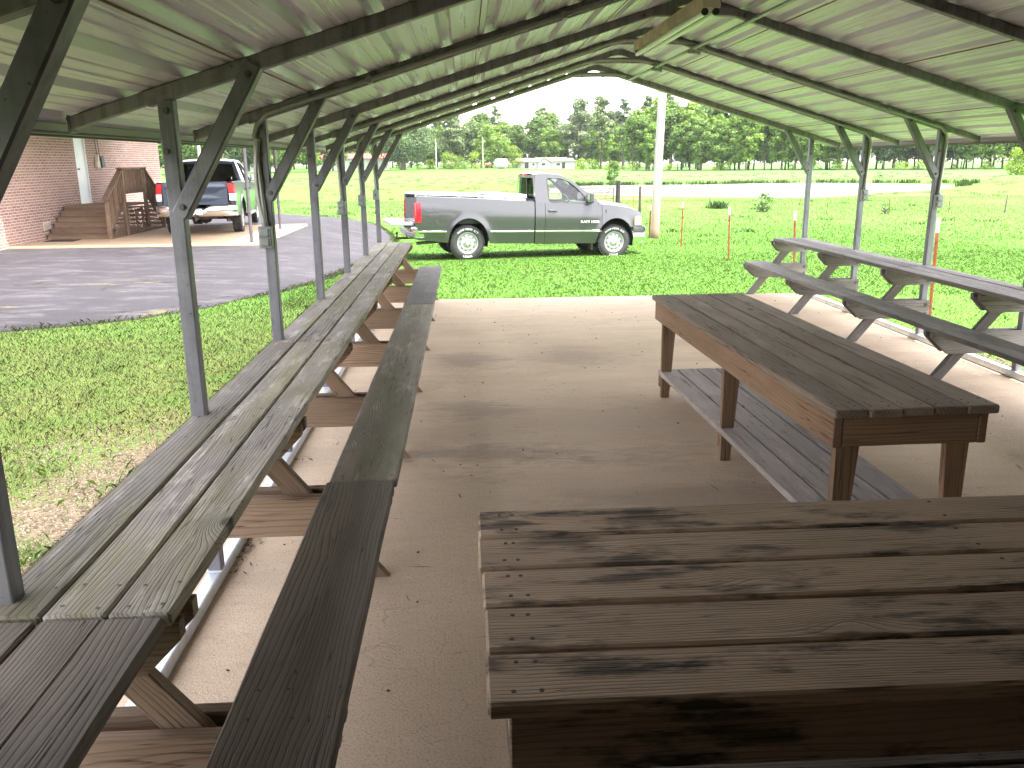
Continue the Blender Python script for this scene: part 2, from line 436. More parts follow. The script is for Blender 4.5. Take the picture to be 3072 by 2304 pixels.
def ground_mat():
    t = NT("meadow_ground"); c = t.coord()
    s = t.sep(c)
    n1 = t.noise(c, 0.35, 5.0, 0.6); n2 = t.noise(c, 2.4, 5.0, 0.62); n3 = t.noise(c, 26.0, 4.0, 0.65); n4 = t.noise(t.vmul(c, (0.05, 0.16, 1)), 1.0, 5.0, 0.6)
    green = t.mix(t.maprange(n2, 0.3, 0.7), (0.0642, 0.1598, 0.0192), (0.0449, 0.1222, 0.0158))
    green = t.mix(t.maprange(n3, 0.35, 0.75), green, (0.0834, 0.1973, 0.0294))
    green = t.mix(t.maprange(n1, 0.5, 0.75, 0, 0.6), green, (0.0919, 0.1786, 0.0385))
    # mown, paler field far away
    farm = t.math('MULTIPLY', t.maprange(s[1], 88.0, 112.0), t.maprange(s[0], -5.0, 30.0, 0.35, 0.85))
    green = t.mix(t.math('MULTIPLY', farm, t.maprange(n4, 0.3, 0.6, 0.35, 0.95)), green, (0.0717, 0.1521, 0.0466))
    # dark rough tussock streaks in the pasture
    tus = t.noise(t.vmul(c, (0.55, 1.1, 1)), 1.0, 6.0, 0.7)
    green = t.mix(t.math('MULTIPLY', t.maprange(tus, 0.62, 0.72, 0, 0.45), t.maprange(s[1], 24.0, 40.0)), green, (0.0299, 0.0752, 0.0170))
    # dry, gravelly strip next to the shelter on the left
    nx = t.math('ADD', s[0], t.math('MULTIPLY', t.math('SUBTRACT', n2, 0.5), 1.6))
    gm = t.math('MULTIPLY', t.maprange(nx, -3.0, -2.0), t.maprange(t.math('ADD', s[1], t.math('MULTIPLY', n1, 2.0)), 7.4, 6.0))
    gmL = t.math('MULTIPLY', gm, t.maprange(s[0], -0.9, -1.1))
    rr = t.math('MULTIPLY', t.math('MULTIPLY', t.maprange(s[0], 4.3, 4.4), t.maprange(nx, 5.15, 4.6)), t.maprange(s[1], 9.5, 8.0))
    gr = t.math('MAXIMUM', gmL, rr)
    peb = t.voro(c, 34.0, out="Color")
    pebc = t.mix(t.sep(peb)[0], (0.1331, 0.1089, 0.0786), (0.0726, 0.0575, 0.0393))
    soil = t.mix(t.maprange(n3, 0.4, 0.6), (0.1380, 0.1020, 0.0480), (0.0930, 0.0810, 0.0300))
    base = t.mix(t.maprange(gr, 0.3, 0.75), green, pebc)
    dry = t.math('MULTIPLY', t.math('MULTIPLY', t.maprange(nx, -4.6, -1.6), t.maprange(s[1], 9.5, 3.5)), t.maprange(s[0], -0.9, -1.1))
    base = t.mix(t.math('MULTIPLY', t.maprange(n2, 0.35, 0.65), t.math('MULTIPLY', dry, 0.75)), base, soil)
    thin = t.math('MULTIPLY', t.math('MULTIPLY', t.maprange(s[0], -0.9, -1.1), t.maprange(s[0], -7.0, -6.2)), t.maprange(s[1], 14.0, 9.0))
    base = t.mix(t.math('MULTIPLY', thin, 0.75), base, t.mix(t.maprange(n2, 0.35, 0.65), (0.050, 0.070, 0.018), (0.085, 0.085, 0.030)))
    base = t.mix(t.maprange(gr, 0.3, 0.75), base, pebc)
    # earth line at the slab's far edge
    ed = t.math('MULTIPLY', t.maprange(t.math('ADD', s[1], t.math('MULTIPLY', n3, 0.35)), 11.55, 11.3), t.math('MULTIPLY', t.maprange(s[1], 10.9, 11.0), t.math('MULTIPLY', t.maprange(s[0], -1.4, -1.25), t.maprange(s[0], 4.75, 4.55))))
    base = t.mix(ed, base, (0.11, 0.075, 0.045))
    bed = t.maprange(s[2], -0.885, -0.86, 1.0, 0.0)
    base = t.mix(t.math('MULTIPLY', bed, t.maprange(s[1], 54, 56)), base, (0.13, 0.10, 0.06))
    t.set(color=base, rough=0.95, spec=0.1)
    hb = t.math('ADD', t.math('MULTIPLY', n3, 0.6), t.math('MULTIPLY', t.voro(c, 34.0), t.math('MULTIPLY', gr, 1.2)))
    t.bump(hb, 0.5, 0.05)
    return t.mat
V = np.stack([X.ravel(), Y.ravel(), Z.ravel()], 1)
gnd = raw_mesh("ground", V, F, ground_mat(), smooth=True)
tag(gnd, kind="structure")

# pond water
wp = []
bm = bmesh.new()
cx, cy = POND.mean(0)
vs = [bm.verts.new((cx + (x - cx) * 1.02, cy + (y - cy) * 1.02, WATER_Z)) for x, y in POND]
bm.faces.new(vs)
me = bpy.data.meshes.new("pond_water"); bm.to_mesh(me); bm.free()
t = NT("pond_water_surface"); c = t.coord()
t.set(color=(0.10, 0.11, 0.09), rough=0.22, spec=1.0)
t.bump(t.noise(t.vmul(c, (1.6, 3.0, 1)), 1.0, 4.0, 0.7), 1.0, 0.35)
tag(mesh_obj("pond_water", me, t.mat), kind="structure")

# driveway and turning area
ASPH = [(-40,-20),(-6.1,-20),(-6.0,4.0),(-5.9,8.0),(-5.51,10.23),(-4.84,10.52),(-4.16,10.93),(-3.62,11.63),(-3.25,12.36),(-2.9,13.22),(-2.58,14.63),(-2.4,16.39),(-2.19,19.72),(-2.02,22.61),(-2.04,25.18),(-2.28,27.39),(-2.61,29.08),(-3.2,31.2),(-4.55,32.6),(-5.85,34.16),(-7.42,36.5),(-9.26,38.7),(-14,41),(-22,43),(-40,44)]
def in_poly(px, py, poly): return poly_sd(px, py, np.array(poly)) < 0
def sheet_over_ground(name, poly, dz, mat, step=0.6, wob=0.0):
    poly = [Vector((a, b)) for a, b in poly]
    dense = []
    for i in range(len(poly)):
        a, b = poly[i], poly[(i + 1) % len(poly)]
        n = max(1, int((b - a).length / 0.25)) if wob else max(1, int((b - a).length / step))
        for k in range(n):
            p = a.lerp(b, k / n)
            w = wob * (random.random() - 0.5) + (0.10 * math.sin(p.x * 2.3 + p.y * 1.7) * math.sin(p.y * 0.9) if wob else 0)
            dense.append((p.x + w, p.y + w * 0.7))
    from mathutils.geometry import delaunay_2d_cdt
    arr = np.array(dense); nb = len(arr)
    x0, x1 = max(arr[:, 0].min(), -14), arr[:, 0].max(); y0, y1 = arr[:, 1].min(), arr[:, 1].max()
    qx, qy = np.meshgrid(np.arange(x0, x1, 0.5), np.arange(y0, y1, 0.5)); qx, qy = qx.ravel(), qy.ravel()
    ok = poly_sd(qx, qy, arr) < -0.18
    pts = [Vector((a, b)) for a, b in dense] + [Vector((a, b)) for a, b in zip(qx[ok], qy[ok])]
    ov, oe, of, *_ = delaunay_2d_cdt(pts, [(i, (i + 1) % nb) for i in range(nb)], [], 0, 1e-5)
    cen = np.array([[sum(ov[i].x for i in f) / len(f), sum(ov[i].y for i in f) / len(f)] for f in of])
    keep = poly_sd(cen[:, 0], cen[:, 1], arr) < 0
    xy = np.array([(v.x, v.y) for v in ov]); sdv = poly_sd(xy[:, 0], xy[:, 1], arr)
    zz = G(xy[:, 0], xy[:, 1]) + np.where(sdv > -0.02, 0.006, dz)
    bm = bmesh.new(); bv = [bm.verts.new((p[0], p[1], z)) for p, z in zip(xy, zz)]
    for f, k in zip(of, keep):
        if k: bm.faces.new([bv[i] for i in f])
    for v in [v for v in bm.verts if not v.link_faces]: bm.verts.remove(v)
    bmesh.ops.recalc_face_normals(bm, faces=bm.faces[:])
    me = bpy.data.meshes.new(name); bm.to_mesh(me); bm.free()
    o = mesh_obj(name, me, mat); tag(o, kind="structure"); return o
def asphalt_mat():
    t = NT("worn_asphalt"); c = t.coord()
    n1 = t.noise(t.vmul(c, (0.22, 0.5, 1)), 1.0, 5.0, 0.6); n2 = t.noise(c, 60.0, 3.0, 0.6); n3 = t.noise(t.vmul(c, (0.7, 2.2, 1)), 1.0, 4.0, 0.6)
    col = t.mix(t.maprange(n1, 0.35, 0.65), (0.0359, 0.0331, 0.0384), (0.0248, 0.0226, 0.0270))
    col = t.mix(t.maprange(n3, 0.55, 0.7, 0, 0.5), col, (0.0463, 0.0432, 0.0481))
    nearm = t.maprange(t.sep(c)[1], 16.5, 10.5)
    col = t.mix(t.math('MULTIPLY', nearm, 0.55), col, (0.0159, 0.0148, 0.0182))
    col = t.mix(t.maprange(n2, 0.3, 0.75, 0, 0.5), col, (0.0175, 0.0162, 0.0196))
    cr = t.math('ABSOLUTE', t.math('SUBTRACT', t.noise(t.vmul(c, (0.16, 0.42, 1)), 1.0, 3.0, 0.55), 0.5))
    col = t.mix(t.maprange(cr, 0.0, 0.006, 0.8, 0.0), col, (0.0080, 0.0077, 0.0074))
    pt = t.noise(t.vmul(c, (1.3, 3.2, 1)), 1.0, 6.0, 0.7)
    col = t.mix(t.maprange(pt, 0.5, 0.72, 0, 0.5), col, (0.105, 0.098, 0.105))
    col = t.mix(t.maprange(t.noise(c, 230.0, 2.0), 0.55, 0.75, 0, 0.5), col, (0.12, 0.115, 0.12))
    gl = t.math('MULTIPLY', t.maprange(cr, 0.0, 0.008, 1.0, 0.0), t.maprange(pt, 0.52, 0.6))
    col = t.mix(t.math('MULTIPLY', gl, t.math('MULTIPLY', t.maprange(t.sep(c)[1], 17.0, 14.5), 0.8)), col, (0.11, 0.10, 0.035))
    t.set(color=col, rough=0.85, spec=0.2); t.bump(t.math('ADD', n2, pt), 0.35, 0.008)
    return t.mat
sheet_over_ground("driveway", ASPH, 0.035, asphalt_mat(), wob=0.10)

# concrete slab of the shelter
def slab_mat():
    t = NT("tan_concrete_slab"); c = t.coord(); s = t.sep(c)
    st = t.noise(t.vmul(c, (1.1, 3.6, 1)), 1.0, 7.0, 0.7, 0.6); st2 = t.noise(t.vmul(c, (5.0, 17.0, 1)), 1.0, 6.0, 0.72, 1.0)
    bl = t.noise(c, 0.7, 4.0, 0.6); gr = t.noise(c, 95.0, 4.0, 0.75); gr2 = t.noise(c, 24.0, 5.0, 0.7)
    col = t.mix(t.maprange(st, 0.3, 0.7), (0.76, 0.605, 0.435), (0.59, 0.455, 0.315))
    col = t.mix(t.maprange(st2, 0.55, 0.75, 0, 0.4), col, (0.31, 0.225, 0.17))
    col = t.mix(t.maprange(bl, 0.45, 0.7, 0, 0.4), col, (0.50, 0.375, 0.24))
    col = t.mix(t.maprange(gr, 0.35, 0.7, 0, 0.4), col, (0.33, 0.27, 0.225))
    col = t.mix(t.maprange(gr, 0.56, 0.70, 0, 0.55), col, (0.16, 0.125, 0.105))
    col = t.mix(t.maprange(gr2, 0.55, 0.75, 0, 0.35), col, (0.62, 0.53, 0.45))
    sp = t.voro(c, 9.0)
    col = t.mix(t.maprange(sp, 0.03, 0.05, 0.8, 0.0), col, (0.09, 0.07, 0.06))
    ck = t.math('ABSOLUTE', t.math('SUBTRACT', t.noise(t.vmul(c, (0.5, 0.5, 1)), 1.0, 5.0, 0.6), 0.5))
    col = t.mix(t.maprange(ck, 0.0, 0.0012, 0.35, 0.0), col, (0.12, 0.09, 0.075))
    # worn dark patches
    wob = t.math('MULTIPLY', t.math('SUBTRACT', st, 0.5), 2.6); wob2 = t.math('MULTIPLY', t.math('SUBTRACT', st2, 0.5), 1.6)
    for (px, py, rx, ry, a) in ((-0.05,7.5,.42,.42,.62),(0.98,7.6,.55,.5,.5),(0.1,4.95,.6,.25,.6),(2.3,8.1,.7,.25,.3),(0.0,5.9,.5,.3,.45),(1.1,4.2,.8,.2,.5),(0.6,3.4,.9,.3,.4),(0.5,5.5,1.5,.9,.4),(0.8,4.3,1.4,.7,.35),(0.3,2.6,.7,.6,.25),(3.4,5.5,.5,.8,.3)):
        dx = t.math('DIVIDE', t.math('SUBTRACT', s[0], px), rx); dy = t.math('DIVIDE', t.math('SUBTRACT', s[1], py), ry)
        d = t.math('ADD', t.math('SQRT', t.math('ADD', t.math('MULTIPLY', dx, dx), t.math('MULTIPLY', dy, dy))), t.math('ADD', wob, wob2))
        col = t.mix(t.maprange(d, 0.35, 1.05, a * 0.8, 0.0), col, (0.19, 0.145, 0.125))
    t.set(color=col, rough=0.88, spec=0.25)
    t.bump(t.math('ADD', t.math('MULTIPLY', gr, 0.8), t.math('MULTIPLY', gr2, 0.5)), 0.9, 0.008)
    return t.mat
m = MB(); m.cbox((-1.26, -3.2, -0.35), (4.52, 11.06, 0.0), 0.012)
tag(m.build("slab", slab_mat()), kind="structure")
m = MB(); m.cbox((-10.71, 20.75, -0.5), (-4.9, 27.2, -0.105), 0.012)
tag(m.build("carport_slab", plain("carport_concrete", (0.40, 0.29, 0.18), 0.85, 0, 0.12, 1.2, 0.2)), kind="structure")

# ------------------------------------------------------------------ boards
def board(name, p0, p1, width, thick, mat, parent, up=(0, 0, 1), ch=0.004, screws=(), cut0=None, cut1=None, wav=0.0012, label=None):
    """plank from p0 to p1 (centre line); local Y runs along it, local Z is 'up'. cut0/cut1: (drop) chamfers the lower corner of an end"""
    p0 = Vector(p0); p1 = Vector(p1); d = p1 - p0; L = d.length; yv = d.normalized()
    zv = Vector(up); zv = (zv - yv * zv.dot(yv)).normalized(); xv = yv.cross(zv)
    hw, ht = width / 2, thick / 2
    sec = [(-hw + ch, -ht), (hw - ch, -ht), (hw, -ht + ch), (hw, ht - ch), (hw - ch, ht), (-hw + ch, ht), (-hw, ht - ch), (-hw, -ht + ch)]
    n = max(2, int(L / 0.28) + 1)
    ys = list(np.linspace(-L / 2, L / 2, n))
    ys = [-L / 2, -L / 2 + ch] + ys[1:-1] + [L / 2 - ch, L / 2]
    m = MB(); vs = []; ph = random.random() * 9
    sag = random.uniform(-1, 1) * 0.004 * min(1, L / 3); bow = random.uniform(-1, 1) * 0.003 * min(1, L / 3)
    for i, y in enumerate(ys):
        end = i in (0, len(ys) - 1)
        k = 1.0 if not end else (1 - ch / hw)
        kz = 1.0 if not end else (1 - ch / ht)
        tq = 1 - (2 * y / L) ** 2
        for (a, b) in sec:
            j = wav * math.sin(y * 13 + ph + a * 40)
            vs.append((a * k + j + bow * tq, y, b * kz + sag * tq))
    fs = []
    for i in range(len(ys) - 1):
        for q in range(8):
            q2 = (q + 1) % 8
            fs.append((i * 8 + q, i * 8 + q2, (i + 1) * 8 + q2, (i + 1) * 8 + q))
    fs.append(list(range(8))[::-1]); fs.append([(len(ys) - 1) * 8 + q for q in range(8)])
    m.add(vs, fs)
    for (sx, sy) in screws:
        tq = 1 - (2 * sy / L) ** 2
        zt = ht + sag * tq
        n6 = 7; r = 0.0052
        ring = [(sx + r * math.cos(2 * PI * k / n6), sy + r * math.sin(2 * PI * k / n6), zt + 0.0012) for k in range(n6)]
        low = [(a, b, zt - 0.002) for a, b, _ in ring]
        m.add(ring + low, [list(range(n6))] + [(k, (k + 1) % n6, n6 + (k + 1) % n6, n6 + k) for k in range(n6)], 1)
    o = m.build(name, [mat, MAT["screw"]], parent)
    mat4 = Matrix.Identity(4)
    for i in range(3):
        mat4[i][0] = xv[i]; mat4[i][1] = yv[i]; mat4[i][2] = zv[i]; mat4[i][3] = (p0[i] + p1[i]) / 2
    o.matrix_basis = mat4 if parent is None else Matrix.Translation(-parent.location) @ mat4
    if label: o["label"] = label
    return o

def side_beam(name, poly, y0, y1, mat, parent, axis='X'):
    """beam drawn as an XZ polygon, with grain along X: local Y of the mesh is world X"""
    m = MB()
    n = len(poly); ch = 0.003
    xs = [p[0] for p in poly]; zs = [p[1] for p in poly]; mx = (min(xs) + max(xs)) / 2; mz = (min(zs) + max(zs)) / 2; my = (y0 + y1) / 2
    vs = [(-(y0 - my), a - mx, b - mz) for a, b in poly] + [(-(y1 - my), a - mx, b - mz) for a, b in poly]
    fs = [list(range(n)), list(range(n, 2 * n))[::-1]] + [(i, i + n, (i + 1) % n + n, (i + 1) % n) for i in range(n)]
    m.add(vs, fs)
    o = m.build(name, mat, parent)
    o.rotation_euler = (0, 0, -PI / 2)
    o.location = Vector((mx, my, mz)) - (parent.location if parent else Vector())
    return o

# ------------------------------------------------------------------ pavilion
YF = [11.03 - 1.524 * k for k in range(10)]        # frames, far to near
XL, XR, XRIDGE = -1.0996, 4.39, 1.645
SL = 0.306
def zc(x):                                           # rafter centre line
    return 1.979 + SL * (min(x, 2 * XRIDGE - x) + 1.13)
pav = empty("pavilion", (XRIDGE, 5.0, 0))
tag(pav, "open steel picnic pavilion with white ribbed metal roof on galvanised posts over the tan slab", "pavilion")
PO = -pav.location
def pbuild(m, name, mats, parent=pav):
    """geometry given in world coordinates"""
    base = pav.location
    m.v = [(a - base.x, b - base.y, c - base.z) for a, b, c in m.v]
    return m.build(name, mats, parent)
def sweep_rect(m, path, y0, w, h, ch=0.005):
    """rect tube following an XZ path"""
    sec = [(-w/2+ch,-h/2),(w/2-ch,-h/2),(w/2,-h/2+ch),(w/2,h/2-ch),(w/2-ch,h/2),(-w/2+ch,h/2),(-w/2,h/2-ch),(-w/2,-h/2+ch)]
    vs = []; k = len(path)
    for i, (x, z) in enumerate(path):
        a = path[max(0, i - 1)]; b = path[min(k - 1, i + 1)]
        t = Vector((b[0] - a[0], b[1] - a[1])).normalized(); nrm = Vector((-t.y, t.x))
        for (u, v) in sec: vs.append((x + nrm.x * v, y0 + u, z + nrm.y * v))
    fs = [(i*8+q, i*8+(q+1)%8, (i+1)*8+(q+1)%8, (i+1)*8+q) for i in range(k-1) for q in range(8)]
    fs += [list(range(8))[::-1], [(k-1)*8+q for q in range(8)]]
    m.add(vs, fs)
def bolt(m, c, axis=(0, -1, 0), r=0.009):
    a = Vector(axis); c = Vector(c)
    m.tube([c, c + a * 0.004], r * 1.5, 10, smooth=False); m.tube([c + a * 0.004, c + a * 0.012], r, 6, smooth=False)
TW = 0.057
apex = []
for k in range(9):
    a = -0.29 + 0.58 * k / 8
    x = XRIDGE + 0.16 * a / 0.29
    apex.append((x, zc(x) if abs(k - 4) == 4 else zc(XRIDGE - 0.16) + 0.049 * (1 - ((k - 4) / 4) ** 2) * 0.86))
for i, yf in enumerate(YF):
    for s, x in ((-1, XL), (1, XR)):
        m = MB(); m.cbox((x - TW/2, yf - TW/2, 0.06), (x + TW/2, yf + TW/2, 1.965), 0.005)
        p = pbuild(m, "post", MAT["galv"])
        for bc in ((x + 0.004, yf - TW/2, 1.925), (x - 0.01, yf - TW/2, 1.78)):
            m = MB(); bolt(m, bc); pbuild(m, "bolt", MAT["bolt"], p)
        # foot sleeve on the rail
        m = MB(); m.cbox((x - 0.024, yf - 0.024, 0.055), (x + 0.024, yf + 0.024, 0.17), 0.003); m.cbox((x - 0.034, yf - 0.034, 0.056), (x + 0.034, yf + 0.034, 0.062), 0.001)
        pbuild(m, "post_foot", MAT["galv_rail"], p)
        # knee brace
        a = Vector((x - s * 0.012, 1.545)); b = Vector((x - s * 0.335, zc(x - s * 0.335) - 0.005))
        m = MB(); sweep_rect(m, [tuple(a), tuple(b)], yf - 0.004, 0.071, 0.060, 0.006)
        br = pbuild(m, "knee_brace", MAT["galv"])
        d = (b - a).normalized(); q = a + d * 0.035; q2 = b - d * 0.04
        for qq in (q, q2):
            m = MB(); bolt(m, (qq.x, yf - 0.039, qq.y)); pbuild(m, "bolt", MAT["bolt"], br)
        # rafter tail beyond the post
        xe = x + s * 0.36; xi = x - s * 0.02
        m = MB(); sweep_rect(m, [(xe, zc(xe) + 0.004), (xi, zc(xi) + 0.004)], yf, 0.047, 0.047, 0.004)
        m.cbox((min(xe, xe - s*0.01), yf - 0.03, zc(xe) - 0.03), (max(xe, xe - s*0.01), yf + 0.03, zc(xe) + 0.034), 0.002)
        pbuild(m, "rafter_tail", MAT["galv_dark"])
    path = [(x, zc(x)) for x in np.linspace(XL - 0.07, XRIDGE - 0.16, 7)][:-1] + apex + [(x, zc(x)) for x in np.linspace(XRIDGE + 0.16, XR + 0.07, 7)][1:]
    m = MB(); sweep_rect(m, path, yf, TW, TW)
    rf = pbuild(m, "rafter", MAT["galv_dark"])
    zk = 2.737
    x1 = XRIDGE - 0.30; x0 = x1 - 0.14
    cp = [(x0, zc(x0) - 0.004), (x1 - 0.03, zk - 0.008), (x1 + 0.04, zk), (XRIDGE, zk + 0.004), (2*XRIDGE - x1 - 0.04, zk), (2*XRIDGE - x1 + 0.03, zk - 0.008), (2*XRIDGE - x0, zc(x0) - 0.004)]
    m = MB(); sweep_rect(m, cp, yf, 0.064, 0.052)
    ct = pbuild(m, "collar_tie", MAT["galv_dark"])
    for xx in (x1 - 0.06, 2*XRIDGE - x1 + 0.06):
        m = MB(); bolt(m, (xx, yf - 0.032, zc(x1 - 0.06) - 0.006)); pbuild(m, "bolt", MAT["bolt"], ct)
for x in (XL, XR):
    m = MB(); m.cbox((x - TW/2, -2.9, 0.0), (x + TW/2, 11.06, 0.057), 0.006)
    pbuild(m, "base_rail", MAT["galv_rail"])

# ribbed roof sheets, ribs run along the building
def roof_sheet(side):
    m = MB()
    prof = []                                        # (distance along slope from eave, height off the sheet, mat to next)
    Lx = XRIDGE + 1.535
    s = 0.0; k = 0; off = 0.05
    tot = Lx
    c0 = 0.03
    prof.append((0.0, 0.0))
    x = off
    while x < tot - 0.06:
        prof += [(x, 0.0), (x + 0.012, 0.032), (x + 0.054, 0.032), (x + 0.066, 0.0)]
        for q in (0.110, 0.162):
            if x + q + 0.02 < tot - 0.05:
                prof += [(x + q, 0.0), (x + q + 0.006, 0.0035), (x + q + 0.016, 0.0035), (x + q + 0.022, 0.0)]
        if k % 4 == 2: prof += [(x + 0.2, 0.0), (x + 0.2005, -0.0045), (x + 0.2035, -0.0045), (x + 0.204, 0.0)]
        x += 0.2286; k += 1
    prof.append((tot, 0.0))
    y0, y1 = -2.95, 11.33
    ny = 22
    def pt(q, y, dz):
        xx = -1.535 + q[0]
        z = zc(xx) + 0.031 + q[1] + dz
        X_ = xx if side < 0 else 2 * XRIDGE - xx
        return (X_, y, z)
    n = len(prof)
    vs = []
    for j in range(ny + 1):
        y = y0 + (y1 - y0) * j / ny
        vs += [pt(q, y, 0.0012 * math.sin(y * 2.1 + i * 0.7)) for i, q in enumerate(prof)]
    fs = []; mi = []
    for j in range(ny):
        for i in range(n - 1):
            fs.append((j*n + i, j*n + i + 1, (j+1)*n + i + 1, (j+1)*n + i))
            mi.append(1 if prof[i][1] < -0.001 or prof[i+1][1] < -0.001 else 0)
    for f, q in zip(fs, mi): m.add([vs[a] for a in f], [(0, 1, 2, 3)], q)
    vt = [pt(q, y, 0.005) for y in (y0, y1) for q in prof]
    for i in range(n - 1):
        m.add([vt[i], vt[i+1], vt[n+i+1], vt[n+i]], [(0, 1, 2, 3)], 2)
        for b, yy in ((0, y0), (n, y1)):
            m.add([vt[b+i], vt[b+i+1], pt(prof[i+1], yy, 0), pt(prof[i], yy, 0)], [(0, 1, 2, 3)], 2)
    o = pbuild(m, "roof_sheet", [MAT["roof"], MAT["roof_lap"], MAT["roof_top"]])
    return o
roof_sheet(-1); roof_sheet(1)
m = MB()
rz = zc(XRIDGE) + 0.075
m.add([(XRIDGE - 0.2, -2.97, rz - 0.062), (XRIDGE, -2.97, rz), (XRIDGE + 0.2, -2.97, rz - 0.062), (XRIDGE - 0.2, 11.35, rz - 0.062), (XRIDGE, 11.35, rz), (XRIDGE + 0.2, 11.35, rz - 0.062)], [(0, 1, 4, 3), (1, 2, 5, 4)])
pbuild(m, "ridge_cap", MAT["roof_top"])
for s in (-1, 1):
    xe = XRIDGE + s * (XRIDGE + 1.535)
    for (a, b) in ((-2.95, 0.75), (0.752, 4.40), (4.402, 8.05), (8.052, 11.33)):
        m = MB(); m.cbox((min(xe, xe + s*0.012), a, 1.845), (max(xe, xe + s*0.012), b, 1.95), 0.002)
        m.cbox((min(xe - s*0.035, xe - s*0.0005), a, 1.848), (max(xe - s*0.035, xe - s*0.0005), b, 1.856), 0.001, 1)
        m.cbox((xe + (0 if s > 0 else -0.018), a, 1.838), (xe + (0.018 if s > 0 else 0), b, 1.846), 0.001, 1)
        pbuild(m, "fascia", [MAT["fascia"], MAT["fascia_edge"]])
# gable trim under the sheet at the open end
for s in (-1, 1):
    m = MB()
    pts = [(-1.53, zc(-1.53)), (XRIDGE - 0.02, zc(XRIDGE - 0.02))]
    pts = [(x if s < 0 else 2 * XRIDGE - x, z + 0.018) for x, z in pts]
    sweep_rect(m, pts, 11.315, 0.025, 0.045, 0.002)
    pbuild(m, "gable_trim", MAT["fascia"])
# unseen walls added around the rear bays to keep light off the near end
sid = plain("shade_wall_siding", (0.045, 0.04, 0.034), 0.7, 0, 0.15, 2)
m = MB()
m.bbox((XL - 0.4, -2.99, -0.02), (XR + 0.4, -2.96, 1.93))
m.prism([(XL - 0.4, 1.931), (XR + 0.4, 1.931), (XRIDGE, 2.83)], -2.99, -2.96)
nk = 30
for k in range(nk):
    x = XL - 0.38 + (XR - XL + 0.76) * k / (nk - 1)
    m.bbox((x - 0.015, -2.958, 0.0), (x + 0.015, -2.945, 1.92))
pbuild(m, "unseen_rear_wall", sid)
for x, yend in ((XL - 0.05, 1.25), (XR + 0.05, 4.75)):  # side wall lengths chosen for the light on the near tables
    m = MB(); m.bbox((x - 0.012, -2.955, 0.0), (x + 0.012, yend, 1.90))
    for y in np.arange(-2.8, yend - 0.05, 0.2286):
        m.bbox((x - 0.024, y, 0.02), (x + 0.024, y + 0.04, 1.89))
    pbuild(m, "unseen_shade_wall", sid)

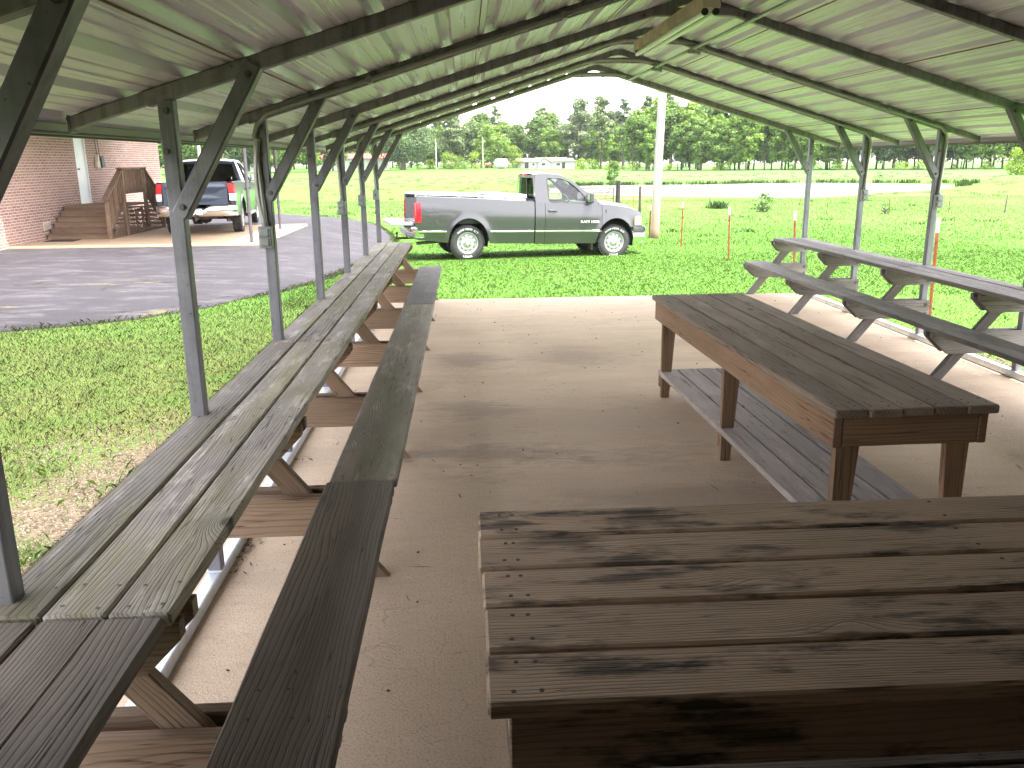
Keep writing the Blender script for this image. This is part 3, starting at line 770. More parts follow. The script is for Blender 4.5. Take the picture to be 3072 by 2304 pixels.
# ------------------------------------------------------------------ built-in tables with benches
def built_in(side):
    left = side < 0
    sx = (lambda x: x) if left else (lambda x: 2 * XRIDGE - x)
    zt = 0.747 if left else 0.727
    t = empty("picnic_table", (sx(-0.9), 5.0, 0))
    if left: tag(t, "long mossy grey picnic table with attached bench bolted to the posts nearest the viewer", "picnic table", "built-in picnic tables")
    else: tag(t, "long silvery picnic table with attached bench bolted to the posts facing the pasture and pond", "picnic table", "built-in picnic tables")
    secs = [(-1.25, 1.785), (1.795, 4.838), (4.846, 7.892), (7.90, 10.99 if left else 11.03)]
    PW = 0.141
    for si, (a, b) in enumerate(secs):
        for k in range(3):
            x = -1.0985 + 0.042 + k * 0.1475 + (0 if si else -0.012 * (k == 2))
            if not left: x += 0.0
            L = b - a; scr = []
            for yf in YF:
                for d in (-0.055, 0.055):
                    yy = yf + d
                    if a + 0.02 < yy < b - 0.02:
                        for e in (-0.042, 0.042): scr.append((e + random.uniform(-.008, .008), yy - (a + b) / 2 + random.uniform(-.01, .01)))
            aa = a + random.uniform(-.004, .004); bb = b + random.uniform(-.004, .004) if si == 3 else b
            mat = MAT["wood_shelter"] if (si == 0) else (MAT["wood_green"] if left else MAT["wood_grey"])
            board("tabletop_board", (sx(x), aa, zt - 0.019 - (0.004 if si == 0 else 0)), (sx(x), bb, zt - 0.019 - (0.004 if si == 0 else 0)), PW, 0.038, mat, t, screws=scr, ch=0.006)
    bz = 0.437
    for si, (a, b) in enumerate([(-1.25, 3.41), (3.418, 8.0), (8.008, 11.0)]):
        scr = []
        for yf in YF:
            for d in (-0.06, 0.06):
                yy = yf + d
                if a + 0.02 < yy < b - 0.02:
                    for e in (-0.1, -0.0, 0.1): scr.append((e + random.uniform(-.02, .02), yy - (a + b) / 2))
        xo = (-0.468, -0.458, -0.462)[si]
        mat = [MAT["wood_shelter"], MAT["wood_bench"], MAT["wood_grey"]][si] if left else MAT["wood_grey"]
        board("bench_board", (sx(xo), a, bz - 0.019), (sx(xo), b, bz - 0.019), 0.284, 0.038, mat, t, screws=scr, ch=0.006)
    for i, yf in enumerate(YF[:8] if left else YF[:7]):
        z1 = zt - 0.040
        bm_ = MAT["wood_beam"] if left else MAT["wood_grey"]
        for d in (-0.0495, 0.0495):
            pts = [(-1.14, z1), (-0.685, z1), (-0.685, z1 - 0.045), (-0.775, z1 - 0.138), (-1.14, z1 - 0.138)]
            side_beam("table_beam", [(sx(x), z) for x, z in pts], yf + d - 0.019, yf + d + 0.019, bm_, t)
            z2 = bz - 0.0395
            pts = [(-1.135, z2), (-0.335, z2), (-0.335, z2 - 0.045), (-0.47, z2 - 0.172), (-1.135, z2 - 0.172)]
            bb = side_beam("bench_beam", [(sx(x), z) for x, z in pts], yf + d - 0.019, yf + d + 0.019, bm_, t)
        for zz in (z1 - 0.1, z2 - 0.04, z2 - 0.13):
            m = MB(); bolt(m, (sx(-1.10) - t.location.x, yf - 0.0685 - t.location.y, zz), r=0.011)
            m.build("bolt", MAT["bolt"], t)
        x_t, x_b = -0.955, -0.405
        m = MB()
        L = math.hypot(x_t - x_b, z1 - 0.01)
        lg = board("leg", (sx(x_b + 0.0), yf, -0.02), (sx(x_t), yf, z1 - 0.02), 0.086, 0.040, bm_, t, up=(0, 1, 0))
        # trim the foot flat on the slab
        mw = lg.matrix_basis.copy(); off = t.location
        inv = mw.inverted()
        for v in lg.data.vertices:
            wv = mw @ v.co
            if wv.z < 0.06:
                dirv = Vector((sx(x_t) - sx(x_b), 0, z1)).normalized()
                wv = wv + dirv * ((0.001 - wv.z) / dirv.z); v.co = inv @ wv
    return t
built_in(-1); built_in(1)

# ------------------------------------------------------------------ free-standing serving tables
def serving_table(label, topmat, apmat, legmat, shelfmat, L, W, nb, board_w, ov, apron_h, xlegs, shelf_z, loc, rz, leg_top=0.1, leg_bot=0.06, topz=0.76):
    t = empty("serving_table", loc)
    tag(t, label, "table", "free-standing wooden serving tables")
    gap = (W - nb * board_w) / (nb - 1)
    for k in range(nb):
        x = -W / 2 + board_w / 2 + k * (board_w + gap)
        jit = [random.uniform(-.006, .006) for _ in range(2)]
        scr = [(e, y + random.uniform(-.012, .012)) for y in [-L/2 + 0.06] + [q for q in xlegs] + [L/2 - 0.06] for e in (-board_w*.3, board_w*.28)]
        board("top_board", Vector(loc) + Vector((x, -L/2 + jit[0], topz - 0.019)), Vector(loc) + Vector((x, L/2 + jit[1], topz - 0.019)), board_w, 0.036, topmat, t, screws=scr, ch=0.006)
    z0, z1 = topz - 0.038 - apron_h, topz - 0.038
    ax = W / 2 - ov; ay = L / 2 - 0.045
    for s in (-1, 1):
        board("apron", Vector(loc) + Vector((s * (ax - 0.019), -ay, (z0 + z1) / 2)), Vector(loc) + Vector((s * (ax - 0.019), ay, (z0 + z1) / 2)), apron_h - 0.002, 0.038, apmat, t, up=(s, 0, 0))
        board("apron", Vector(loc) + Vector((-(ax - 0.040), s * (ay - 0.022), (z0 + z1) / 2)), Vector(loc) + Vector(((ax - 0.040), s * (ay - 0.022), (z0 + z1) / 2)), apron_h - 0.008, 0.038, apmat, t, up=(0, s, 0))
    for yl in xlegs:
        for s in (-1, 1):
            xo = s * (ax - 0.040)
            m = MB()
            poly = [(xo, z1 - 0.003), (xo - s * leg_top, z1 - 0.003), (xo - s * leg_top, z0), (xo - s * leg_bot - s * 0.005, 0.0), (xo - s * 0.006, 0.0)]
            # leg lies flat against the apron, grain along its height: mesh local Y = height
            n = len(poly); vs = [(a, b, -0.019) for a, b in poly] + [(a, b, 0.019) for a, b in poly]
            m.add(vs, [list(range(n)), list(range(n, 2*n))[::-1]] + [(i, i+n, (i+1)%n+n, (i+1)%n) for i in range(n)])
            o = m.build("leg", legmat, t)
            o.rotation_euler = (PI / 2, 0, 0); o.location = (0, yl, 0)
    if shelf_z:
        ns = nb - 1; sw = 0.140; tot = ns * sw + (ns - 1) * 0.008
        for k in range(ns):
            x = -tot / 2 + sw / 2 + k * (sw + 0.008)
            scr = [(e, y) for y in xlegs for e in (-.04, .04)]
            board("shelf_board", Vector(loc) + Vector((x, -ay + 0.02, shelf_z - 0.019)), Vector(loc) + Vector((x, ay - 0.0, shelf_z - 0.019)), sw, 0.036, shelfmat, t, screws=scr)
        for yl in xlegs:
            board("crosspiece", Vector(loc) + Vector((-(ax - 0.04), yl + 0.039, shelf_z - 0.038 - 0.045)), Vector(loc) + Vector((ax - 0.04, yl + 0.039, shelf_z - 0.038 - 0.045)), 0.038, 0.088, legmat, t)
    t.rotation_euler = (0, 0, rz)
    return t
serving_table("brown wooden serving table with tapered legs and pale lower shelf on the middle slab", MAT["wood_brown"], MAT["wood_apron"], MAT["wood_apron"], MAT["wood_shelf"],
              3.06, 0.688, 5, 0.1335, 0.016, 0.138, (-1.42, 0.02, 1.42), 0.20, (1.754, 4.727, 0), math.radians(1.6))
serving_table("dark mildew-stained wooden serving table in deep shade right in front of the viewer", MAT["wood_dark"], MAT["wood_dark"], MAT["wood_shelter"], MAT["wood_shelter"],
              2.6, 0.905, 5, 0.169, 0.075, 0.184, (-1.20, 0.0, 1.20), 0.20, (1.318, 1.841, 0), -PI / 2 + math.radians(0.1), leg_top=0.09)

# ------------------------------------------------------------------ wiring
MAT["conduit"] = galv("emt_conduit", (0.42, 0.43, 0.40), (0.20, 0.20, 0.17), 0.6, 0.36, 0.4)
MAT["boxgrey"] = plain("grey_outlet_box", (0.27, 0.28, 0.275), 0.5, 0.2, 0.12, 20)
MAT["white_paint"] = plain("cream_enamel", (0.66, 0.60, 0.45), 0.4, 0.0, 0.12, 9)
MAT["tube"] = plain("white_glass_tube", (0.78, 0.80, 0.74), 0.15, 0.0, 0.03, 5)
MAT["black"] = plain("black_plastic", (0.025, 0.025, 0.025), 0.5)
def conduit_run(yf, left=True, right=False, flex=False):
    y = yf - 0.046; r = 0.0135
    pts = []
    dz = -0.012
    if left:
        pts += [(XL - 0.012, 1.40), (XL - 0.018, 1.62), (XL - 0.028, 1.80), (XL - 0.03, 1.885), (XL - 0.012, 1.935), (XL + 0.04, zc(XL + 0.04) + dz)]
        pts += [(x, zc(x) + dz) for x in np.linspace(XL + 0.2, XRIDGE - 0.55, 6)]
    else:
        pts += [(XRIDGE - 0.3, zc(XRIDGE - 0.3) - 0.02)]
    pts += [(XRIDGE - 0.36, 2.715), (XRIDGE - 0.22, 2.737), (XRIDGE, 2.742), (XRIDGE + 0.22, 2.737), (XRIDGE + 0.36, 2.715)]
    if right:
        pts += [(x, zc(x) + dz) for x in np.linspace(XRIDGE + 0.55, XR - 0.2, 6)]
        pts += [(XR - 0.03, zc(XR - 0.03) + dz), (XR + 0.022, 1.925), (XR + 0.034, 1.86), (XR + 0.03, 1.75), (XR + 0.018, 1.55), (XR + 0.012, 1.385)]
    m = MB(); m.tube([(a, y, b) for a, b in pts], r, 10)
    o = m.build("conduit", MAT["conduit"])
    cl = []
    if left: cl += [-0.5, 0.55]
    if right: cl += [2.75, 3.85]
    for x in cl:
        m = MB(); m.box((x, y, zc(x) + dz), (0.026, 0.034, 0.036), R=Matrix.Rotation(-math.atan(SL) * (1 if x < XRIDGE else -1), 3, 'Y'))
        m.build("conduit_strap", MAT["conduit"], o)
    if flex:
        rs = []; fp = []
        for k in range(46):
            q = k / 45; z = 1.41 + 0.45 * q
            fp.append((XL - 0.016 - 0.022 * math.sin(q * PI) , y, z)); rs.append(0.0175 if k % 2 else 0.0145)
        m = MB(); m.tube(fp, rs, 12); m.build("flexible_sleeve", MAT["conduit"], o)
    return o
runs = [(9, 0, 0)]
for k, l, r, fl, lb in ((4, 1, 0, 1, "conduit with thick flexible sleeve running up the second left post from the viewer"),
                        (2, 1, 1, 0, "conduit arching over both roof slopes on the third frame from the open end"),
                        (1, 1, 1, 0, "conduit arching over both roof slopes on the second frame from the open end"),
                        (0, 1, 0, 0, "conduit climbing the left half of the end frame at the open end")):
    tag(conduit_run(YF[k], l, r, fl), lb, "conduit", "electrical conduits on the frames")
def outlet(x, yf, z, lb, switch=False):
    e = empty("outlet_box" if not switch else "switch_box", (x, yf - 0.033, z))
    tag(e, lb, "outlet box" if not switch else "switch", "grey electrical boxes on the posts")
    m = MB(); m.cbox((-0.036, -0.045, -0.06), (0.036, 0.004, 0.06), 0.004); m.tube([(0, -0.014, 0.06), (0, -0.014, 0.082)], 0.019, 10)
    m.build("box", MAT["boxgrey"], e)
    if not switch:
        for dz in (0.026, -0.026):
            m = MB(); m.cbox((-0.027, -0.060, dz - 0.021), (0.024, -0.0455, dz + 0.021), 0.006); m.cbox((0.0245, -0.056, dz - 0.012), (0.032, -0.047, dz + 0.012), 0.002)
            m.build("cover_flap", MAT["boxgrey"], e)
    else:
        m = MB(); m.cbox((-0.0055, -0.058, -0.014), (0.0055, -0.0455, 0.014), 0.002); m.build("toggle", MAT["black"], e)
outlet(XL - 0.012, YF[4], 1.335, "grey double outlet box under the flexible sleeve on the second left post")
outlet(XL - 0.012, YF[2], 1.335, "grey double outlet box on the fourth left post from the viewer")
outlet(XL - 0.012, YF[1], 1.335, "grey double outlet box on the fifth left post from the viewer")
outlet(XL - 0.012, YF[0], 1.335, "small grey switch box on the farthest left post", True)
outlet(XR + 0.012, YF[2], 1.325, "nearer and larger grey outlet box on the right row of posts")
outlet(XR + 0.012, YF[1], 1.325, "farther and smaller grey outlet box on the right row of posts")
# conduit along the ridge with junction boxes
m = MB(); m.tube([(2.03, 3.6, 2.668), (2.03, 6.3, 2.668), (2.03, 11.0, 2.668)], 0.0145, 10)
o = m.build("conduit", MAT["conduit"]); tag(o, "straight conduit running lengthwise under the roof just right of the ridge", "conduit", "electrical conduits on the frames")
for yy in (7.93, 9.45):
    m = MB(); m.tube([(2.03, yy, 2.63), (2.03, yy, 2.69)], 0.026, 12); m.tube([(1.99, yy + 0.02, 2.65), (2.10, yy + 0.02, 2.635)], 0.017, 10)
    m.build("junction_box", MAT["conduit"], o)
# fluorescent fitting hung under the collars
e = empty("fluorescent_light", (1.52, 6.62, 2.66))
tag(e, "cream twin tube fluorescent fitting with rust streaks hanging below the ridge", "ceiling light")
L = 2.15
m = MB(); m.cbox((-0.052, -L/2, -0.032), (0.052, L/2, 0.044), 0.004); m.build("housing", plain("aged_cream_enamel", (0.50, 0.41, 0.27), 0.5, 0, 0.3, 7), e)
for y in (-L/2 - 0.002, L/2 + 0.002):
    m = MB(); m.cbox((-0.058, y - 0.012, -0.04), (0.058, y + 0.012, 0.05), 0.003); m.build("end_plate", MAT["white_paint"], e)
for x in (-0.034, 0.034):
    m = MB(); m.tube([(x, -L/2 + 0.03, -0.062), (x, L/2 - 0.03, -0.062)], 0.0185, 14); m.build("lamp_tube", MAT["tube"], e)
    for y in (-L/2 + 0.012, L/2 - 0.012):
        m = MB(); m.tube([(x, y - 0.01, -0.06), (x, y + 0.01, -0.06)], 0.021, 12); m.cbox((x - 0.012, y - 0.008, -0.06), (x + 0.012, y + 0.008, -0.034), 0.002)
        m.build("lamp_holder", MAT["black"], e)
for y in (-0.17, 1.36 - 0.0):
    m = MB(); m.tube([(0, y, 0.042), (0, y, 0.085)], 0.004, 6); m.build("hanger", MAT["conduit"], e)
# slack cable under the open gable
m = MB(); pts = []
for k in range(19):
    q = k / 18; x = 0.95 + 1.25 * q
    pts.append((x, 11.10, (2.50 + 0.27 * min(1, q / 0.5) if q < .5 else 2.77 - 0.13 * (q - .5) / .5) - 0.045 * math.sin(2 * PI * q) ** 2))
m.tube(pts, 0.005, 6)
tag(m.build("cable", MAT["black"]), "thin black cable hanging slack under the far gable peak", "cable")

# ------------------------------------------------------------------ brick building
def brick_mat():
    t = NT("red_brick_wall"); c = t.coord(); s = t.sep(c)
    v = t.comb(s[1], s[2], 0.0)
    b = t.n("ShaderNodeTexBrick"); t.link(v, b.inputs["Vector"])
    b.inputs["Scale"].default_value = 1.0; b.inputs["Brick Width"].default_value = 0.205; b.inputs["Row Height"].default_value = 0.0675
    b.inputs["Mortar Size"].default_value = 0.0075; b.inputs["Mortar Smooth"].default_value = 0.15; b.inputs["Bias"].default_value = 0.0
    b.inputs["Color1"].default_value = (0.34, 0.20, 0.155, 1); b.inputs["Color2"].default_value = (0.23, 0.13, 0.115, 1); b.inputs["Mortar"].default_value = (0.56, 0.47, 0.41, 1)
    n = t.noise(c, 1.1, 4.0); n2 = t.noise(c, 18.0, 3.0)
    col = t.mix(t.maprange(n, 0.4, 0.7, 0, 0.35), b.outputs["Color"], (0.42, 0.30, 0.24))
    col = t.mix(t.maprange(n2, 0.5, 0.75, 0, 0.3), col, (0.16, 0.10, 0.09))
    t.set(color=col, rough=0.9, spec=0.2)
    t.bump(t.math('ADD', t.math('MULTIPLY', b.outputs["Fac"], -1.0), t.math('MULTIPLY', n2, 0.3)), 0.6, 0.012)
    return t.mat
WX = -10.7
bld = empty("brick_building", (-15.5, 20, 0))
tag(bld, "long red brick building with a narrow white door at the edge of the driveway", "building")
def bbuild(m, name, mats, parent=bld):
    b = Vector((-15.5, 20, 0)); m.v = [(a - b.x, y - b.y, c) for a, y, c in m.v]
    return m.build(name, mats, parent)
wl = MB()
y0, y1, zt, zb = 2.0, 31.7, 3.3, -0.6
wl.bbox((WX - 0.25, y0, zb), (WX, 25.0, zt)); wl.bbox((WX - 0.25, 25.74, zb), (WX, y1, zt)); wl.bbox((WX - 0.25, 25.0, 2.68), (WX, 25.74, zt)); wl.bbox((WX - 0.25, 25.0, zb), (WX, 25.74, 0.665))
wl.bbox((WX - 10, y1 - 0.25, zb), (WX - 0.2501, y1, zt)); wl.bbox((WX - 10, y0, zb), (WX - 0.2501, y0 + 0.25, zt)); wl.bbox((WX - 10, y0 + .2501, zb), (WX - 9.75, y1 - .2501, zt))
bbuild(wl, "wall", brick_mat())
m = MB(); m.prism([(WX + 0.55, 3.3), (WX - 5, 5.2), (WX - 10.5, 3.3), (WX - 10.5, 3.18), (WX - 5, 5.05), (WX + 0.55, 3.15)], y0 - 0.5, y1 + 0.5)
bbuild(m, "roof", plain("dark_shingle_roof", (0.10, 0.09, 0.085), 0.9))
dm = plain("white_door_paint", (0.72, 0.73, 0.72), 0.45, 0, 0.05, 3)
m = MB(); m.cbox((WX - 0.09, 25.035, 0.70), (WX - 0.05, 25.705, 2.645), 0.004)
d = bbuild(m, "door", dm)
m = MB()
for (a, b_) in ((25.002, 25.034), (25.706, 25.738)): m.cbox((WX - 0.12, a, 0.67), (WX - 0.005, b_, 2.676), 0.004)
m.cbox((WX - 0.12, 25.034, 2.646), (WX - 0.006, 25.706, 2.676), 0.004); m.cbox((WX - 0.12, 25.0345, 0.668), (WX + 0.02, 25.7055, 0.698), 0.003)
bbuild(m, "door_frame", dm)
m = MB(); m.tube([(WX - 0.05, 25.12, 1.62), (WX + 0.01, 25.12, 1.62)], 0.012, 8); m.tube([(WX + 0.005, 25.12, 1.62), (WX + 0.03, 25.12, 1.62)], [0.028, 0.022], 10)
m.v = [(a + 15.5, y - 20, c) for a, y, c in m.v]; m.build("door_knob", MAT["bolt"], d)
m = MB(); m.cbox((WX - 0.02, 22.62, 0.13), (WX + 0.006, 23.02, 0.335), 0.003)
for k in range(6): m.box((WX + 0.012, 22.82, 0.16 + k * 0.029), (0.022, 0.36, 0.006), R=Matrix.Rotation(0.5, 3, 'Y'))
bbuild(m, "vent", plain("vent_grille", (0.52, 0.44, 0.36), 0.6))
# broom and dustpan hanging beside the door
m = MB(); m.tube([(WX + 0.05, 26.28, 2.62), (WX + 0.06, 26.33, 1.95)], 0.012, 8)
e = empty("broom", (WX + 0.05, 26.33, 1.9)); tag(e, "corn broom with pale bristles hanging on the brick beside the white door", "broom")
m.v = [(a - e.location.x, b - e.location.y, c - e.location.z) for a, b, c in m.v]; m.build("handle", MAT["bolt"], e)
m = MB()
m.prism([(-0.035, 0.10), (0.035, 0.10), (0.12, -0.22), (0.10, -0.25), (-0.10, -0.25), (-0.12, -0.22)], -0.035, 0.04, plane='YZ')
m.build("bristles", plain("straw_bristles", (0.62, 0.54, 0.42), 0.9, 0, 0.3, 40), e)
e = empty("dustpan", (WX + 0.04, 26.5, 1.95)); tag(e, "dark long-handled dustpan hanging beside the broom on the brick wall", "dustpan")
m = MB(); m.tube([(0.02, -0.07, 0.66), (0.02, 0.0, -0.04)], 0.011, 8); m.build("handle", MAT["bolt"], e)
m = MB(); m.prism([(-0.10, -0.02), (0.07, 0.02), (0.17, -0.27), (-0.06, -0.30)], 0.0, 0.10, plane='YZ'); m.build("pan", plain("navy_plastic", (0.03, 0.035, 0.06), 0.5), e)

# ------------------------------------------------------------------ wooden steps with landing
st = empty("entry_stairs", (-9.9, 24.5, -0.105))
tag(st, "brown wooden entry stairs with railing and lattice skirt at the white door", "stairs")
SB = Vector((-9.9, 24.5, -0.105))
def sb(m, name, mats, parent=st):
    m.v = [(a - SB.x, y - SB.y, c - SB.z) for a, y, c in m.v]; return m.build(name, mats, parent)
XS0, XS1 = -10.66, -9.07
ZL = 0.685; Zg = -0.105; NR = 6; rise = (ZL - Zg) / NR
yl0, yl1 = 23.75, 25.9
for k in range(NR - 1):
    z = Zg + rise * (k + 1); y = 22.62 + k * 0.225
    board("tread", (XS0, y + 0.13, z - 0.019), (XS1, y + 0.13, z - 0.019), 0.27, 0.038, MAT["wood_step"], st)
    board("riser", (XS0 + 0.02, y + 0.03, z - 0.038 - (rise - 0.038) / 2), (XS1 - 0.02, y + 0.03, z - 0.038 - (rise - 0.038) / 2), rise - 0.04, 0.024, MAT["wood_step"], st, up=(0, -1, 0))
board("riser", (XS0 + 0.02, yl0 + 0.01, ZL - 0.038 - (rise - 0.038) / 2), (XS1 - 0.02, yl0 + 0.01, ZL - 0.038 - (rise - 0.038) / 2), rise - 0.04, 0.024, MAT["wood_step"], st, up=(0, -1, 0))
for k in range(15):
    yy = yl0 + 0.07 + k * 0.143
    board("landing_board", (XS0, yy, ZL - 0.019), (XS1, yy, ZL - 0.019), 0.138, 0.036, MAT["wood_step"], st)
for k in range(NR - 1):
    z = ZL - rise * (k + 1); y = yl1 + 0.03 + k * 0.225
    board("tread", (XS0, y + 0.13, z - 0.019), (XS1, y + 0.13, z - 0.019), 0.27, 0.038, MAT["wood_step"], st)
# posts and rails on the open side
xr = XS1 + 0.025
posts = [(22.58, Zg, 0.83), (23.75, Zg, 1.60), (25.32, 0.0, 1.60), (26.62, Zg, 0.72)]
for (y, a, b) in posts:
    m = MB(); m.cbox((xr - 0.045, y - 0.045, a), (xr + 0.045, y + 0.045, b), 0.006); sb(m, "newel_post", MAT["wood_step"])
for (p, q) in (((22.42, 0.84), (23.72, 1.60)), ((23.60, 1.625), (25.45, 1.625)), ((25.36, 1.60), (26.72, 0.66))):
    board("handrail", (xr, p[0], p[1] + 0.01), (xr, q[0], q[1] + 0.01), 0.14, 0.036, MAT["wood_step"], st)
def rail_line(p, q, n, zlow, zhigh):
    for k in range(n):
        f = (k + 0.5) / n; y = p + (q - p) * f
        a = zlow[0] + (zlow[1] - zlow[0]) * f; b = zhigh[0] + (zhigh[1] - zhigh[0]) * f
        m = MB(); m.cbox((xr - 0.018, y - 0.018, a), (xr + 0.018, y + 0.018, b), 0.003); sb(m, "baluster", MAT["wood_step"])
    board("bottom_rail", (xr, p, zlow[0] + 0.03), (xr, q, zlow[1] + 0.03), 0.038, 0.085, MAT["wood_step"], st)
rail_line(22.63, 23.70, 9, (0.10, 0.82), (0.86, 1.58))
rail_line(23.80, 25.27, 13, (0.99, 0.99), (1.61, 1.61))
rail_line(25.37, 26.57, 10, (0.90, 0.02), (1.58, 0.72))
# lattice skirt: real strips on both diagonals, clipped by the stair outline
lm = MAT["wood_step"]
def clip_top(y):
    if y < yl0: return Zg + 0.02 + (y - 22.65) / (yl0 - 22.65) * (ZL - 0.15 - Zg)
    if y > yl1: return max(Zg, ZL - 0.15 - (y - yl1) / 1.1 * (ZL - Zg))
    return ZL - 0.05
for sgn in (1, -1):
    m = MB()
    for k in range(0, 52):
        yb = 22.0 + k * 0.115
        seg = []
        for q in range(24):
            z = Zg + q * 0.035; y = yb + sgn * (z - Zg)
            if 22.66 < y < 26.9 and z < clip_top(y) and not (24.42 < y < 24.98 and z < 0.58): seg.append((y, z))
            elif seg: break
        if len(seg) > 1:
            (ya, za), (yb2, zb2) = seg[0], seg[-1]
            L = math.hypot(yb2 - ya, zb2 - za)
            m.box((xr - 0.004 + 0.007 * sgn, (ya + yb2) / 2, (za + zb2) / 2), (0.006, L, 0.036), R=Matrix.Rotation(math.atan2(zb2 - za, yb2 - ya), 3, 'X'))
    o = sb(m, "lattice_skirt", lm); o["kind"] = "stuff"
m = MB()
for lo, hi in (((24.44, -0.09), (24.53, 0.56)), ((24.87, -0.09), (24.96, 0.56)), ((24.531, -0.09), (24.869, 0.0)), ((24.531, 0.47), (24.869, 0.56))):
    m.cbox((xr - 0.01, lo[0], lo[1]), (xr + 0.025, hi[0], hi[1]), 0.003)
for k in range(4):
    m.box((xr - 0.018, 24.7, 0.06 + k * 0.12), (0.006, 0.42, 0.03), R=Matrix.Rotation(0.6, 3, 'X')); m.box((xr - 0.025, 24.7, 0.06 + k * 0.12), (0.006, 0.42, 0.03), R=Matrix.Rotation(-0.6, 3, 'X'))
sb(m, "skirt_hatch", lm)
m = MB(); m.cbox((-10.45, 22.0, -0.103), (-9.75, 22.48, -0.088), 0.004); tag(m.build("door_mat", plain("black_rubber_mat", (0.025, 0.025, 0.03), 0.8)), "black rubber mat on the concrete before the bottom step", "mat")
# carport canopy above the parking slab
cp = empty("carport", (-8, 24, 0)); tag(cp, "flat carport canopy on thin dark posts beside the brick building", "carport")
def cpb(m, name, mats):
    m.v = [(a + 8, y - 24, c) for a, y, c in m.v]; return m.build(name, mats, cp)
m = MB(); m.cbox((WX + 0.03, 20.3, 2.95), (-4.9, 27.6, 3.08), 0.01); cpb(m, "canopy", plain("canopy_metal", (0.6, 0.6, 0.58), 0.5))
for y, x in ((21.1, -5.15), (25.3, -5.33)):
    m = MB(); m.tube([(x, y, -0.105), (x, y, 2.95)], 0.042, 12); m.bbox((x - 0.09, y - 0.09, -0.105), (x + 0.09, y + 0.09, -0.09)); cpb(m, "canopy_post", plain("dark_post_paint", (0.075, 0.065, 0.07), 0.55, 0, 0.25, 8))

# ------------------------------------------------------------------ pickup trucks
def paint(name, col, metal=0.65, rough=0.28, dents=False):
    t = NT(name); c = t.coord()
    fl = t.noise(c, 900.0, 1.0); du = t.noise(c, 3.0, 4.0)
    colr = t.mix(t.maprange(fl, 0.3, 0.7), tuple(q * 0.88 for q in col), tuple(q * 1.12 for q in col))
    s = t.sep(c)
    dustm = t.math('MULTIPLY', t.maprange(s[2], 0.75, 0.35), t.maprange(du, 0.35, 0.65, 0.03, 0.25))
    colr = t.mix(dustm, colr, (0.10, 0.085, 0.065))
    t.set(color=colr, metal=metal, rough=t.math('ADD', t.math('MULTIPLY', dustm, 0.4), rough), coat=0.6, coatrough=0.08)
    if dents:
        m1 = t.math('MULTIPLY', t.maprange(s[0], -0.35, -0.75), t.maprange(s[1], 0.6, 0.8, 1, 0))
        m1 = t.math('MULTIPLY', m1, t.math('MULTIPLY', t.maprange(s[2], 0.45, 0.6), t.maprange(s[2], 1.3, 1.1)))
        t.bump(t.math('MULTIPLY', t.noise(t.vmul(c, (4.0, 1, 5.0)), 1.0, 3.0, 0.55, 1.2), m1), 0.35, 0.04)
    return t.mat
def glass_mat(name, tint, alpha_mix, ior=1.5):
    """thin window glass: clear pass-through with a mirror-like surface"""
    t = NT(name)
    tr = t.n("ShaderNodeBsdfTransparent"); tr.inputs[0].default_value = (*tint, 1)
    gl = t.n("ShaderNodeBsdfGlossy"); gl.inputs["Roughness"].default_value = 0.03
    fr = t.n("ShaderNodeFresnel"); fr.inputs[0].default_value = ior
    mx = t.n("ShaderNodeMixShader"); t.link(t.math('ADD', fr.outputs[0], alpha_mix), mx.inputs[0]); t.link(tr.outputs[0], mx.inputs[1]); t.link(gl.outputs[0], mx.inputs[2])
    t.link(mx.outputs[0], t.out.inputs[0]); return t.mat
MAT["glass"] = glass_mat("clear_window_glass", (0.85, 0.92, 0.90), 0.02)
MAT["glass_dark"] = glass_mat("shade_tinted_glass", (0.035, 0.04, 0.045), 0.035, 1.02)  # tint darkened to stand in for the shaded cab interior
MAT["chrome"] = plain("chrome", (0.72, 0.73, 0.74), 0.14, 1.0, 0.05, 6)
MAT["rubber"] = plain("tyre_rubber", (0.028, 0.027, 0.027), 0.75, 0, 0.25, 14)
MAT["steelwheel"] = plain("silver_wheel_paint", (0.36, 0.36, 0.355), 0.4, 0.45, 0.1, 9)
MAT["darkplastic"] = plain("dark_trim_plastic", (0.05, 0.052, 0.055), 0.6, 0, 0.2, 10)
MAT["under"] = plain("rusty_underbody", (0.055, 0.042, 0.034), 0.85, 0, 0.4, 9)
MAT["well"] = plain("wheel_well", (0.02, 0.02, 0.02), 0.9)
MAT["red_lens"] = plain("red_lens", (0.55, 0.012, 0.02), 0.18, 0, 0.12, 20)
MAT["clear_lens"] = plain("clear_lens", (0.72, 0.72, 0.72), 0.15, 0.2, 0.15, 30)
MAT["amber_lens"] = plain("amber_lens", (0.80, 0.38, 0.22), 0.2, 0, 0.1, 20)
MAT["white_letter"] = plain("white_letter_paint", (0.78, 0.78, 0.76), 0.6)
MAT["silver_badge"] = plain("silver_badge", (0.75, 0.75, 0.76), 0.5, 0.0)
MAT["seat"] = plain("grey_seat_cloth", (0.16, 0.165, 0.17), 0.9)
MAT["bedliner"] = plain("black_bedliner", (0.035, 0.035, 0.036), 0.7, 0, 0.2, 20)

